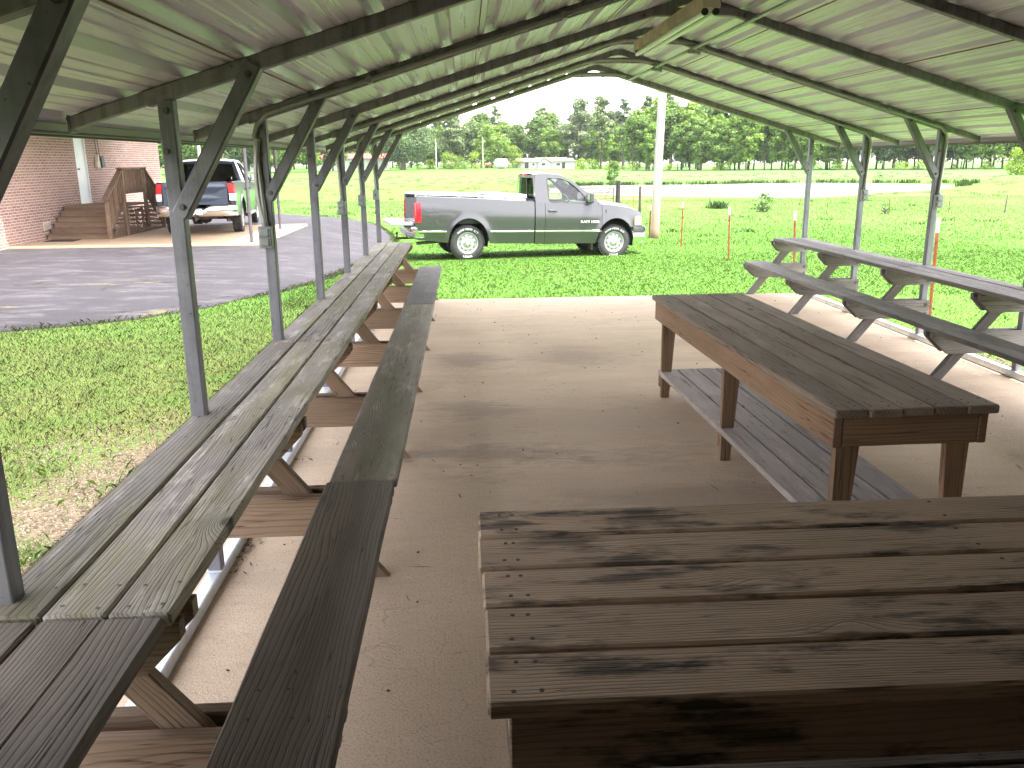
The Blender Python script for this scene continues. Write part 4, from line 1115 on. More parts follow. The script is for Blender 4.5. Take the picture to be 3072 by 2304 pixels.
def text_mesh(txt, size, ext=0.003):
    cu = bpy.data.curves.new("lettering", 'FONT'); cu.body = txt; cu.size = size; cu.extrude = ext; cu.align_x = 'CENTER'; cu.align_y = 'CENTER'; cu.resolution_u = 2
    o = bpy.data.objects.new("lettering_tmp", cu); COL.objects.link(o)
    dg = bpy.context.evaluated_depsgraph_get(); me = bpy.data.meshes.new_from_object(o.evaluated_get(dg))
    bpy.data.objects.remove(o); return me
def letters(txt, size, mat, parent, loc, rot, name="lettering", ext=0.003, sx=1.0):
    me = text_mesh(txt, size, ext); me.materials.clear()
    o = mesh_obj(name, me, mat, parent); o.location = loc; o.rotation_euler = rot; o.scale = (sx, 1, 1); return o

def make_wheel(parent, x, y, r, side, w=0.24, letter=True, style="steel"):
    """side -1: outer face points to -Y"""
    e = empty("wheel", (x, y, r)); e.parent = parent
    s = side; R = r; hw = w / 2; rr = R * 0.56
    prof = [(-hw*0.8, rr), (-hw, rr*1.12), (-hw*1.02, R*0.80), (-hw*0.93, R*0.92), (-hw*0.78, R*0.985), (-hw*0.4, R), (hw*0.4, R), (hw*0.78, R*0.985), (hw*0.93, R*0.92), (hw*1.02, R*0.80), (hw, rr*1.12), (hw*0.8, rr)]
    m = MB(); m.lathe(prof, 48)
    for k in range(36):                                  # tread lugs
        a = 2 * PI * k / 36
        for yy in (-hw*0.72, hw*0.72, 0.0):
            aa = a + (0.05 if yy == 0 else 0)
            m.box((math.cos(aa) * R * 0.995, yy, math.sin(aa) * R * 0.995), (0.022, w * 0.24, 0.035), R=Matrix.Rotation(-aa, 3, 'Y'))
    m.build("tyre", MAT["rubber"], e)
    m = MB(); yo = s * hw
    if style == "steel":
        pr = [(yo*0.98, rr*1.10), (yo*0.99, rr*1.04), (yo*0.80, rr*0.99), (yo*0.62, rr*0.93), (yo*0.60, rr*0.84), (yo*0.74, rr*0.70), (yo*0.74, rr*0.62), (yo*0.66, rr*0.52), (yo*0.70, rr*0.46), (yo*0.84, rr*0.42), (yo*0.86, rr*0.30), (yo*0.86, 0.001)]
        m.lathe(pr, 40)
        for k in range(6):
            a = 2 * PI * k / 6 + 0.2
            m.tube([(math.cos(a)*rr*0.29, yo*0.84, math.sin(a)*rr*0.29), (math.cos(a)*rr*0.29, yo*0.98, math.sin(a)*rr*0.29)], 0.012, 6, 1, False)
        for k in range(10):
            a = 2 * PI * k / 10 + 0.1
            m.box((math.cos(a)*rr*0.775, yo*0.70, math.sin(a)*rr*0.775), (0.020, 0.03, 0.036), 1, R=Matrix.Rotation(-a, 3, 'Y'))
        m.tube([(0, yo*0.84, 0), (0, yo*0.93, 0)], rr*0.2, 16, 0, False)
    else:
        pr = [(yo*0.98, rr*1.10), (yo*0.99, rr*1.04), (yo*0.80, rr*0.98), (yo*0.45, rr*0.92), (yo*0.40, 0.001)]
        m.lathe(pr, 40, mi=1)
        m.lathe([(yo*0.98, rr*1.11), (yo*1.0, rr*1.03), (yo*0.90, rr*0.97), (yo*0.86, rr*0.95)], 40)
        for k in range(5):
            a = 2 * PI * k / 5 + 0.3
            m.box((math.cos(a)*rr*0.55, yo*0.82, math.sin(a)*rr*0.55), (rr*0.86, 0.03, rr*0.30), 0, R=Matrix.Rotation(-a, 3, 'Y'))
        m.tube([(0, yo*0.6, 0), (0, yo*0.95, 0)], rr*0.24, 16, 0, False)
    m.build("rim", [MAT["steelwheel"], MAT["under"]], e)
    if letter:
        hold = []
        for txt, c0, step in (("PATHFINDER A/T", PI/2 + 0.78, -0.12), ("LEMANS", -PI/2 - 0.30, 0.12)):
            for k, ch in enumerate(txt):
                if ch == " ": continue
                a = c0 + step * k; me = text_mesh(ch, 0.062, 0.002)
                for v in me.vertices:
                    p = v.co.copy(); b = a - PI/2 if step < 0 else a + PI/2
                    px = p.x * math.cos(b) - p.y * math.sin(b); pz = p.x * math.sin(b) + p.y * math.cos(b)
                    rad = R * 0.79
                    v.co = Vector((px + math.cos(a)*rad, yo*1.03 - p.z*1.0, pz + math.sin(a)*rad))
                hold.append(me)
        bm = bmesh.new()
        for me in hold: bm.from_mesh(me)
        me = bpy.data.meshes.new("raised_lettering"); bm.to_mesh(me); bm.free()
        o = mesh_obj("raised_lettering", me, MAT["white_letter"], e); o["kind"] = "stuff"
    return e

def side_grid(m, xs, zb, zt, Wf, side, nz=12, mi=0):
    """body side between zb(x) and zt(x); rounded inwards by Wf(x,z)"""
    vs = []; n = len(xs)
    for x in xs:
        b, t_ = zb(x), zt(x)
        for k in range(nz + 1):
            z = b + (t_ - b) * k / nz
            vs.append((x, side * Wf(x, z), z))
    fs = []
    for i in range(n - 1):
        for k in range(nz):
            a = i * (nz + 1) + k
            fs.append((a, a + nz + 1, a + nz + 2, a + 1))
    m.add(vs, fs, mi, True)

def pickup(name, label, cfg, loc, rz, pitch=0.0):
    """local x forward, y left, z up, x=0 at the rear axle"""
    t = empty(name, loc); tag(t, label, "pickup truck")
    P_ = cfg["paint"]; wb, r = cfg["wb"], cfg["r"]
    xr, xb, xf = cfg["xr"], cfg["xb"], cfg["xf"]             # bed end, bed/cab gap, nose
    HW = cfg["hw"]
    ra, ram = cfg["arch"]                                    # arch radius / centre height
    def sill(x): return cfg["sill"]
    def zb(x):
        z = float(np.interp(x, cfg["lowx"], cfg["lowz"]))
        for c in (0.0, wb):
            d = abs(x - c - 0.02)
            if d < ra: z = max(z, ram + math.sqrt(ra * ra - d * d) * cfg["archk"])
        return z
    def ztop(x): return float(np.interp(x, cfg["topx"], cfg["topz"]))
    def Wf(x, z):
        ztp = ztop(x)
        u = (z - 0.35) / (ztp - 0.35)
        w = HW * (1 - 0.055 * max(0, u - 0.62) ** 1.5 * 6.0 * 0.5 - 0.05 * max(0, 0.28 - u) ** 1.3 * 4)
        for c in (0.0, wb):                                  # flared arches
            d = math.hypot(x - c - 0.02, (z - ram))
            w += 0.035 * math.exp(-((d - ra) / 0.10) ** 2) * (1 if z > ram - 0.1 else 0)
        if cfg.get("hips"): w += 0.025 * math.exp(-((z - 1.0) / 0.30) ** 2) * (1 if x > xb else 0.6)
        k = (x - cfg["taper0"]) / (xf - cfg["taper0"])
        if k > 0: w *= 1 - cfg["taper"] * k ** 2.2
        k = (xr + 0.12 - x) / 0.12
        if k > 0: w *= 1 - 0.018 * k ** 2
        return w
    def cols(a, b, st=0.045): return list(np.linspace(a, b, max(3, int((b - a) / st))))
    bxs = cfg["doors"]
    # ---- bed
    bed = empty("cargo_bed", (0, 0, 0)); bed.parent = t
    for s in (-1, 1):
        m = MB(); side_grid(m, cols(xr, xb - 0.012), zb, ztop, Wf, s)
        m.build("bed_side", P_, bed, recalc=False)
    zf = cfg["floor"]
    for s in (-1, 1):
        m = MB()
        xs = cols(xr, xb - 0.012, 0.12)
        vo = [(x, s * Wf(x, ztop(x)), ztop(x)) for x in xs]; vi = [(x, s * (Wf(x, ztop(x)) - 0.085), ztop(x) + 0.004) for x in xs]; vm = [(x, s * (Wf(x, ztop(x)) - 0.04), ztop(x) + 0.016) for x in xs]
        n = len(xs); m.add(vo + vm + vi, [(i, i+1, n+i+1, n+i) for i in range(n-1)] + [(n+i, n+i+1, 2*n+i+1, 2*n+i) for i in range(n-1)], 0, True)
        m.build("bed_rail_cap", P_, bed)
    m = MB()
    for s in (-1, 1):
        m.bbox((xr + 0.01, s * (HW - 0.13) - 0.012, zf), (xb - 0.02, s * (HW - 0.13) + 0.012, cfg["bedz"] - 0.01))
        m.bbox((-0.45, s * (HW - 0.27) - 0.13, zf), (0.45, s * (HW - 0.27) + 0.12, zf + 0.26))
        # post at the bed opening
        m.bbox((xr + 0.004, s * (HW - 0.085) - 0.055, zf - 0.15), (xr + 0.03, s * (HW - 0.085) + 0.055, ztop(xr) - 0.02))
    m.bbox((xr + 0.01, -HW + 0.14, zf - 0.03), (xb - 0.02, HW - 0.14, zf)); m.bbox((xb - 0.05, -HW + 0.12, zf), (xb - 0.02, HW - 0.12, cfg["bedz"]))
    m.build("bed_liner", MAT["bedliner"], bed)
    tg = cfg["tail_half"]
    if cfg["tail_open"]:
        m = MB(); m.cbox((xr - 0.55, -tg, zf - 0.075), (xr - 0.008, tg, zf - 0.005), 0.018)
        m.cbox((xr - 0.53, -tg + 0.06, zf - 0.004), (xr - 0.05, tg - 0.06, zf + 0.004), 0.003, 1)
        o = m.build("tailgate", [cfg.get("tailmat", P_), MAT["chrome"]], t); o["label"] = "tailgate folded down flat"
        for s in (-1, 1):
            m = MB(); m.tube([(xr + 0.01, s * (tg + 0.01), zf + 0.36), (xr - 0.2, s * (tg - 0.02), zf + 0.17), (xr - 0.42, s * (tg - 0.05), zf)], 0.006, 6); m.build("tailgate_cable", MAT["black"], t)
    else:
        m = MB()
        nz, ny = 10, 14; vs = []
        z0, z1 = cfg["tg_z0"], ztop(xr) + 0.015
        for k in range(nz + 1):
            z = z0 + (z1 - z0) * k / nz; u = k / nz
            xx = xr - 0.012 - 0.035 * math.sin(min(1, u * 1.25) * PI / 2) + 0.03 * max(0, u - .86) / .14 + (0.015 if 0.30 < u < 0.62 else 0)
            for j in range(ny + 1):
                y = -tg + 2 * tg * j / ny; vs.append((xx + 0.03 * (abs(2 * j / ny - 1)) ** 4, y, z))
        m.add(vs, [(k*(ny+1)+j, k*(ny+1)+j+1, (k+1)*(ny+1)+j+1, (k+1)*(ny+1)+j) for k in range(nz) for j in range(ny)], 0, True)
        m.bbox((xr - 0.02, -tg, z0), (xr + 0.03, tg, z1 - 0.005))
        tgo = m.build("tailgate", P_, t)
        m = MB(); m.cbox((xr - 0.075, -0.13, z1 - 0.17), (xr - 0.04, 0.13, z1 - 0.09), 0.01); m.build("handle", MAT["darkplastic"], tgo)
    # ---- tail lamps
    for s in (-1, 1):
        z0, z1, zm = cfg["lamp"]
        w = cfg["lamp_w"]
        e = empty("tail_lamp", (0, 0, 0)); e.parent = t
        def lampblock(za, zb_, mat, nm):
            m = MB(); vs = []
            zz = np.linspace(za, zb_, 6)
            for z in zz:
                wo = Wf(xr + 0.02, z) + 0.012
                vs += [(xr + 0.13, s * (Wf(xr + .13, z) + 0.006), z), (xr + 0.04, s * wo, z), (xr - 0.015, s * (wo - 0.03), z), (xr - 0.022, s * (wo - w), z), (xr + 0.02, s * (wo - w), z)]
            m.add(vs, [(i*5+j, i*5+j+1, (i+1)*5+j+1, (i+1)*5+j) for i in range(5) for j in range(4)] + [(0,1,2,3,4), (25,26,27,28,29)], 0, False)
            m.build(nm, mat, e)
        lampblock(zm + 0.002, z1, MAT["red_lens"], "red_lens"); lampblock(z0, zm, MAT["clear_lens"] if cfg["lamp_clear"] else MAT["red_lens"], "lower_lens")
    # ---- rear bumper
    m = MB(); bz0, bz1 = cfg["rb"]
    prof = [(0.00, bz0 + 0.02), (-0.10, bz0), (-0.145, bz0 + 0.05), (-0.15, bz1 - 0.05), (-0.12, bz1), (0.0, bz1 + 0.005)]
    ny = 22; vs = []
    for j in range(ny + 1):
        q = 2 * j / ny - 1; y = q * (HW + 0.01)
        k = abs(q) ** 6 * 0.16
        dip = cfg.get("dip", 0.0) * (1 if abs(q) < 0.2 else max(0, 1 - (abs(q) - 0.2) / 0.12))
        for (a, z) in prof: vs.append((xr + a * 1.15 + k, y, z - (dip if z > (bz0 + bz1) / 2 else 0)))
    npf = len(prof)
    m.add(vs, [(j*npf+i, j*npf+i+1, (j+1)*npf+i+1, (j+1)*npf+i) for j in range(ny) for i in range(npf-1)], 0, True)
    for s in (-1, 1): m.cbox((xr - 0.02, s*(HW - 0.02) - 0.02, bz0 + 0.02), (xr + 0.20, s*(HW - 0.02) + 0.02, bz1 - 0.01), 0.012)
    bp = m.build("rear_bumper", MAT["chrome"], t)
    m = MB(); m.bbox((xr - 0.16, -0.45, bz1 - 0.01 - cfg.get("dip", 0)), (xr + 0.0, 0.45, bz1 + 0.012 - cfg.get("dip", 0))); m.build("step_pad", MAT["darkplastic"], bp)
    # hitch
    m = MB(); m.tube([(xr + 0.25, 0, bz0 - 0.04), (xr - 0.25, 0, bz0 - 0.06), (xr - 0.34, 0, bz0 - 0.07)], 0.03, 8); m.tube([(xr - 0.31, 0, bz0 - 0.06), (xr - 0.31, 0, bz0 + 0.03)], 0.016, 8); m.lathe([(bz0 + 0.02, 0.001), (bz0 + 0.03, 0.024), (bz0 + 0.055, 0.030), (bz0 + 0.08, 0.02), (bz0 + 0.088, 0.001)], 12, 'Z', (xr - 0.31, 0, 0))
    m.build("tow_hitch", MAT["under"], t)
    # ---- cab lower body, doors, fenders
    belt = cfg["belt"]
    cabo = empty("cab", (0, 0, 0)); cabo.parent = t
    for s in (-1, 1):
        m = MB(); side_grid(m, cols(xb + 0.012, bxs[0] - 0.006), zb, ztop, Wf, s)
        m.build("cab_corner", P_, cabo, recalc=False)
    for di in range(len(bxs) - 1):
        for s in (-1, 1):
            m = MB(); side_grid(m, cols(bxs[di] + 0.004, bxs[di+1] - 0.004), zb, ztop, Wf, s)
            d_ = m.build("door", P_, t, recalc=False)
            hx = bxs[di] + 0.17; hz = cfg["handle_z"]
            m = MB(); y = Wf(hx, hz)
            m.cbox((hx - 0.10, s * (y + 0.012) - 0.012, hz - 0.032), (hx + 0.11, s * (y + 0.012) + 0.012, hz + 0.032), 0.011)
            m.cbox((hx - 0.085, s * (y + 0.034) - 0.010, hz - 0.012), (hx + 0.095, s * (y + 0.034) + 0.010, hz + 0.014), 0.008)
            m.build("door_handle", MAT["darkplastic"], d_)
    fx0 = bxs[-1] + 0.006
    for s in (-1, 1):
        m = MB(); side_grid(m, cols(fx0, xf), zb, ztop, Wf, s, 14); m.build("front_fender", P_, t, recalc=False)
    # dark core that puts shade behind the shut lines, plus the cab floor
    m = MB(); m.bbox((xb - 0.03, -HW + 0.06, 0.5), (xb + 0.03, HW - 0.06, belt - 0.03))
    for q in bxs: 
        for s in (-1, 1): m.bbox((q - 0.03, s * (HW - 0.10) - 0.035, 0.42), (q + 0.03, s * (HW - 0.10) + 0.035, belt - 0.09))
    m.bbox((xb + 0.04, -HW + 0.08, 0.36), (bxs[-1] + 0.05, HW - 0.08, 0.62))
    m.build("floor_and_shade_core", MAT["well"], t)
    # ---- hood (crowned) and nose
    hx = cols(cfg["cowl"] - 0.02, xf, 0.07); m = MB(); vs = []; ny = 16
    for x in hx:
        z = ztop(x); w = Wf(x, z) - 0.004
        lift = cfg["hood_lift"] * min(1, max(0.35, (xf - x) / 0.5 + 0.3))
        for j in range(ny + 1):
            q = 2 * j / ny - 1
            rid = cfg["hood_ridge"] * math.exp(-((abs(q) - 0.78) / 0.09) ** 2) * -1
            vs.append((x + 0.10 * (1 - q * q) * max(0, (x - xf + 0.3) / 0.3), q * w, z + lift * (1 - abs(q) ** 3.0) + rid * (1 if abs(q) < .97 else 0)))
    n = len(hx)
    m.add(vs, [(i*(ny+1)+j, (i+1)*(ny+1)+j, (i+1)*(ny+1)+j+1, i*(ny+1)+j+1) for i in range(n-1) for j in range(ny)], 0, True)
    m.build("hood", P_, t)
    zn = ztop(xf); wn_ = Wf(xf, zn)
    hl0, hl1 = cfg["headz"]
    m = MB(); ny = 16; vs = []
    for z in np.linspace(hl0 - 0.02, zn + cfg["hood_lift"] * 0.35, 5):
        for j in range(ny + 1):
            q = 2 * j / ny - 1; vs.append((xf + 0.10 * (1 - q*q) - 0.02 * (z - hl0), q * wn_, min(z, zn + cfg["hood_lift"] * 0.35 * (1 - abs(q)**3))))
    m.add(vs, [(i*(ny+1)+j, (i+1)*(ny+1)+j, (i+1)*(ny+1)+j+1, i*(ny+1)+j+1) for i in range(4) for j in range(ny)], 0, True)
    m.build("grille", MAT["chrome"], t)
    for s in (-1, 1):
        m = MB(); vs = []
        for z in np.linspace(hl0, hl1, 5):
            for k in range(6):
                x = xf - 0.20 + 0.2 * k / 5; vs.append((x, s * (Wf(x, z) + 0.010), z))
            for k in range(1, 4):
                q = 1 - 0.13 * k; vs.append((xf + 0.012 + 0.10 * (1 - q*q), s * (Wf(xf, z) * q), z))
        m.add(vs, [(i*9+j, i*9+j+1, (i+1)*9+j+1, (i+1)*9+j) for i in range(4) for j in range(8)], 0, True)
        # amber corner
        o = m.build("headlight", MAT["clear_lens"], t)
        m = MB(); vs = []
        for z in np.linspace(hl0 + 0.01, hl1 - 0.01, 4):
            for k in range(3):
                x = xf - 0.205 + 0.05 * k; vs.append((x, s * (Wf(x, z) + 0.013), z))
        m.add(vs, [(i*3+j, i*3+j+1, (i+1)*3+j+1, (i+1)*3+j) for i in range(3) for j in range(2)], 0, True); m.build("amber_corner", MAT["amber_lens"], o)
    # front bumper: grey plastic top, chrome face
    fb0, fb1, fbm = cfg["fb"]
    for nm, za, zc_, mat, ex in (("front_bumper", fb0, fbm, MAT["chrome"], 0.07), ("bumper_top", fbm + 0.003, fb1, MAT["darkplastic"], 0.06)):
        m = MB(); ny = 20; vs = []
        prof = [(-0.06, za), (0.0, za + 0.02), (0.02, (za + zc_) / 2), (0.01, zc_ - 0.01), (-0.06, zc_)]
        for j in range(ny + 1):
            q = 2 * j / ny - 1
            for a, z in prof: vs.append((xf + ex + 0.14 * (1 - abs(q) ** 2.5) + a - 0.04 * abs(q) ** 8, q * (HW - 0.015), z))
        m.add(vs, [(j*5+i, j*5+i+1, (j+1)*5+i+1, (j+1)*5+i) for j in range(ny) for i in range(4)], 0, True)
        for s in (-1, 1):
            x0 = cfg["fbx"]; vs = []
            for k in range(8):
                x = x0 + (xf + ex - 0.05 - x0) * k / 7
                for z in (za, (za + zc_) / 2, zc_): vs.append((x, s * (HW - 0.012 - (0.015 if z != (za + zc_) / 2 else 0)), z))
            m.add(vs, [(k*3+i, k*3+i+1, (k+1)*3+i+1, (k+1)*3+i) for k in range(7) for i in range(2)], 0, True)
        m.build(nm, mat, t)
    # ---- greenhouse
    yslope, zbelt, zroof = cfg["tumble"], belt, cfg["roof"]
    def yg(z): return Wf(xb + 0.1, belt - 0.02) - 0.012 - (z - zbelt) * yslope
    outer = cfg["gh"]; wins = cfg["wins"]
    def resample(poly, n):
        poly = [Vector(p) for p in poly]; L = [0]
        for i in range(len(poly)): L.append(L[-1] + (poly[(i+1) % len(poly)] - poly[i]).length)
        out = []
        for k in range(n):
            d_ = L[-1] * k / n; i = max(j for j in range(len(poly)) if L[j] <= d_ + 1e-9); f = (d_ - L[i]) / (L[i+1] - L[i])
            out.append(poly[i].lerp(poly[(i+1) % len(poly)], f))
        return out
    def scurve(poly, it=2):
        for _ in range(it):
            q = []
            for i in range(len(poly)):
                a, b = Vector(poly[i]), Vector(poly[(i+1) % len(poly)]); q += [a.lerp(b, .15), a.lerp(b, .85)]
            poly = q
        return poly
    for s in (-1, 1):
        # shell with window openings: triangulated polygon with holes
        bm = bmesh.new()
        def loop(pts):
            vv = [bm.verts.new((p[0], 0, p[1])) for p in pts]
            return [bm.edges.new((vv[i], vv[(i+1) % len(vv)])) for i in range(len(vv))]
        ed = loop([tuple(p) for p in resample(outer, 60)])
        wl_ = [scurve(w) for w in wins]
        for w in wl_: ed += loop([tuple(p) for p in w])
        bmesh.ops.triangle_fill(bm, use_beauty=True, use_dissolve=False, edges=ed)
        # remove faces that landed inside the windows
        for f in list(bm.faces):
            c = f.calc_center_median()
            for w in wl_:
                if poly_sd(np.array([c.x]), np.array([c.z]), np.array([tuple(p) for p in w]))[0] < -1e-5: bm.faces.remove(f); break
        for v in bm.verts: v.co.y = s * yg(v.co.z)
        ext = bmesh.ops.extrude_face_region(bm, geom=bm.faces[:])
        for v in ext["geom"]:
            if isinstance(v, bmesh.types.BMVert): v.co.y -= s * 0.045
        bmesh.ops.recalc_face_normals(bm, faces=bm.faces[:])
        me = bpy.data.meshes.new("cab_side"); bm.to_mesh(me); bm.free()
        mesh_obj("cab_side", me, P_, cabo)
        for w in wl_:
            bm = bmesh.new(); bm.faces.new([bm.verts.new((p[0], s * (yg(p[1]) - 0.018), p[1])) for p in w])
            me = bpy.data.meshes.new("side_window"); bm.to_mesh(me); bm.free()
            wo_ = mesh_obj("side_window", me, cfg["sideglass"], cabo)
            m = MB(); m.tube([(p[0], s * (yg(p[1]) + 0.001), p[1]) for p in w] + [(w[0][0], s * (yg(w[0][1]) + 0.001), w[0][1])], 0.010, 6, cap=False)
            m.build("window_seal", MAT["black"], cabo)
    # roof, windscreen and rear glass as crowned lofts between the side outlines
    rx0, rx1 = cfg["roofx"]
    m = MB(); ny = 14; vs = []; xs_ = np.linspace(rx0, rx1, 9)
    rz_ = lambda x: float(np.interp(x, cfg["roofxx"], cfg["roofzz"]))
    for x in xs_:
        z = rz_(x); w = yg(z) + 0.002
        for j in range(ny + 1):
            q = 2 * j / ny - 1; vs.append((x + (0.05 * (1 - q*q) if x == xs_[-1] else 0) - (0.0), q * w, z + 0.035 * (1 - q ** 4)))
    m.add(vs, [(i*(ny+1)+j, (i+1)*(ny+1)+j, (i+1)*(ny+1)+j+1, i*(ny+1)+j+1) for i in range(8) for j in range(ny)], 0, True)
    m.build("roof", P_, cabo)
    def glassloft(nm, A, B, bow, mat, par):
        m = MB(); vs = []; nn = 7
        for i in range(nn):
            f = i / (nn - 1); x = A[0] + (B[0] - A[0]) * f; z = A[1] + (B[1] - A[1]) * f; w = yg(z) - 0.03
            for j in range(ny + 1):
                q = 2 * j / ny - 1; vs.append((x + bow * (1 - q*q), q * w, z + (0.03 * (1 - q**4) * f)))
        m.add(vs, [(i*(ny+1)+j, (i+1)*(ny+1)+j, (i+1)*(ny+1)+j+1, i*(ny+1)+j+1) for i in range(nn-1) for j in range(ny)], 0, True)
        return m.build(nm, mat, par)
    glassloft("windscreen", cfg["ws0"], cfg["ws1"], 0.13, MAT["glass"], cabo)
    # rear wall of the cab with its window
    (rxa, rza), (rxb, rzb) = cfg["rw0"], cfg["rw1"]
    m = MB()
    def rp(f, q): 
        x = rxa + (rxb - rxa) * f; z = rza + (rzb - rza) * f
        return (x - 0.035 * (1 - q*q), q * (yg(max(z, zbelt)) - 0.004), z)
    # frame around the glass
    def strip(f0, f1, q0, q1, mat_i):
        vs = []; nn = 8
        for i in range(2):
            for j in range(nn + 1): vs.append(rp((f0, f1)[i], q0 + (q1 - q0) * j / nn))
        m.add(vs, [(j, j+1, nn+1+j+1, nn+1+j) for j in range(nn)], mat_i, True)
    fa, fb_ = cfg["rwf"]
    strip(0, fa, -1, 1, 0); strip(fb_, 1.0, -1, 1, 0)
    for s in (-1, 1): strip(fa, fb_, s * 1.0, s * 0.88, 0)
    m.build("cab_rear", P_, cabo)
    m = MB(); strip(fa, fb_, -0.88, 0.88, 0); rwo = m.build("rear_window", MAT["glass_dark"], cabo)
    m = MB()
    for q in ((-0.3, 0.3) if cfg["slider"] else ()):
        p, p2 = rp(fa, q), rp(fb_, q); m.tube([(p[0] - 0.004, p[1], p[2]), (p2[0] - 0.004, p2[1], p2[2])], 0.012, 6)
    if m.v: m.build("slider_frame", MAT["black"], cabo)
    m = MB(); m.cbox((rxb - 0.055, -0.14, rzb - 0.02), (rxb - 0.01, 0.14, rzb + 0.025), 0.01); m.build("brake_lamp", MAT["red_lens"], cabo)
    # interior
    for sx_, rows in cfg["seats"]:
        for y in rows:
            m = MB(); m.cbox((sx_ - 0.10, y - 0.26, 0.75), (sx_ + 0.06, y + 0.26, 1.40), 0.04); m.cbox((sx_ - 0.05, y - 0.26, 0.70), (sx_ + 0.5, y + 0.26, 0.92), 0.05); m.cbox((sx_ - 0.11, y - 0.13, 1.43), (sx_ - 0.01, y + 0.13, 1.63), 0.04)
            m.build("seat", MAT["seat"], cabo)
    dx = cfg["dash"]
    m = MB(); m.cbox((dx, -HW + 0.16, 0.85), (dx + 0.42, HW - 0.16, belt - 0.02), 0.06); m.cbox((dx - 0.04, -HW + 0.2, 1.0), (dx + 0.02, HW - 0.2, 1.18), 0.02); m.build("dashboard", MAT["darkplastic"], cabo)
    m = MB(); sc = Vector((dx - 0.20, 0.38, belt - 0.02)); Rw = Matrix.Rotation(-0.45, 3, 'Y')
    ring = [sc + Rw @ Vector((0, 0.19 * math.cos(a), 0.19 * math.sin(a))) for a in np.linspace(0, 2 * PI, 25)]
    m.tube(ring, 0.014, 8, cap=False); m.tube([sc, sc + Vector((0.22, 0, -0.08))], 0.025, 8); m.tube([ring[0], ring[12]], 0.012, 6); m.build("steering_wheel", MAT["black"], cabo)
    # mirrors
    for s in (-1, 1):
        mx, mz = cfg["mirror"]; y0_ = s * (yg(mz) - 0.02)
        m = MB(); m.cbox((mx - 0.05, y0_ + s * 0.15 - 0.11, mz - 0.05), (mx + 0.07, y0_ + s * 0.15 + 0.11, mz + 0.19), 0.035)
        m.cbox((mx + 0.0, y0_ + s * 0.05 - 0.08, mz - 0.06), (mx + 0.09, y0_ + s * 0.05 + 0.08, mz - 0.01), 0.015)
        mo = m.build("mirror", MAT["darkplastic"], t)
        m = MB(); m.cbox((mx - 0.054, y0_ + s * 0.15 - 0.09, mz - 0.03), (mx - 0.0505, y0_ + s * 0.15 + 0.09, mz + 0.17), 0.001); m.build("mirror_glass", MAT["chrome"], mo)
    # wheel wells, chassis
    for c in (0.0, wb):
        for s in (-1, 1):
            m = MB(); vs = []; nn = 14
            for k in range(nn + 1):
                a = -0.25 + (PI + 0.5) * k / nn
                for y in (HW - 0.03, HW - 0.40): vs.append((c + 0.02 + math.cos(a) * (ra - 0.004), s * y, ram + math.sin(a) * (ra * cfg["archk"] + 0.0)))
            m.add(vs, [(2*k, 2*k+1, 2*k+3, 2*k+2) for k in range(nn)], 0, True)
            m.add([(c + 0.02 + math.cos(a) * (ra - 0.004), s * (HW - 0.40), ram + math.sin(a) * ra * cfg["archk"]) for a in np.linspace(-0.25, PI + 0.25, 14)], [list(range(14))])
            m.build("wheel_well", MAT["well"], t)
    m = MB()
    for s in (-1, 1): m.bbox((xr + 0.05, s * 0.45 - 0.04, 0.46), (xf - 0.2, s * 0.45 + 0.04, 0.62))
    for c in (0.0, wb): m.tube([(c, -HW + 0.25, r), (c, HW - 0.25, r)], 0.05, 10)
    m.lathe([(-0.17, 0.02), (-0.12, 0.12), (0.0, 0.165), (0.12, 0.12), (0.17, 0.02)], 14, 'Y', (-0.02, 0, r))
    m.bbox((xr + 0.15, -0.4, 0.42), (-0.45, 0.42, 0.60)); m.bbox((0.7, -0.3, 0.36), (wb - 0.4, 0.3, 0.58))
    m.tube([(-0.5, -0.62, 0.42), (xr + 0.28, -0.72, 0.40), (xr + 0.05, -0.78, 0.385)], 0.038, 10)
    m.build("chassis", MAT["under"], t)
    if cfg.get("trim"):
        for s in (-1, 1):
            for (a, b) in ((xr + 0.06, -ra - 0.02), (ra + 0.05, xb - 0.02), (xb + 0.02, bxs[0] - 0.008), (bxs[0] + 0.008, bxs[-1] - 0.008)):
                m = MB(); xs_ = cols(a, b, 0.1); z0 = cfg["trim"]; n = len(xs_)
                tz = lambda x: z0 - 0.0 * x
                vs = [(x, s * (Wf(x, tz(x)) + d), tz(x) + h) for x in xs_ for (d, h) in ((0.0, -0.022), (0.012, -0.014), (0.012, 0.014), (0.0, 0.022))]
                m.add(vs, [(i*4+j, i*4+j+1, (i+1)*4+j+1, (i+1)*4+j) for i in range(n-1) for j in range(3)], 0, False); m.build("trim_strip", MAT["chrome"], t)
    # mud flap ahead of doors
    for s in (-1, 1):
        if cfg.get("flap"):
            m = MB(); m.cbox((wb - ra - 0.09, s * (HW - 0.16) - 0.13, 0.20), (wb - ra - 0.07, s * (HW - 0.16) + 0.13, 0.52), 0.004); m.build("mud_flap", MAT["under"], t)
    for c in (0.0, wb):
        for s in (-1, 1): make_wheel(t, c, s * (HW - 0.145), r, s, cfg["tw"], cfg["letter"], cfg["wheelstyle"])
    t["Wf_hint"] = 0.0
    del t["Wf_hint"]
    t.rotation_euler = (0, pitch, rz)
    return t, Wf, cabo, yg

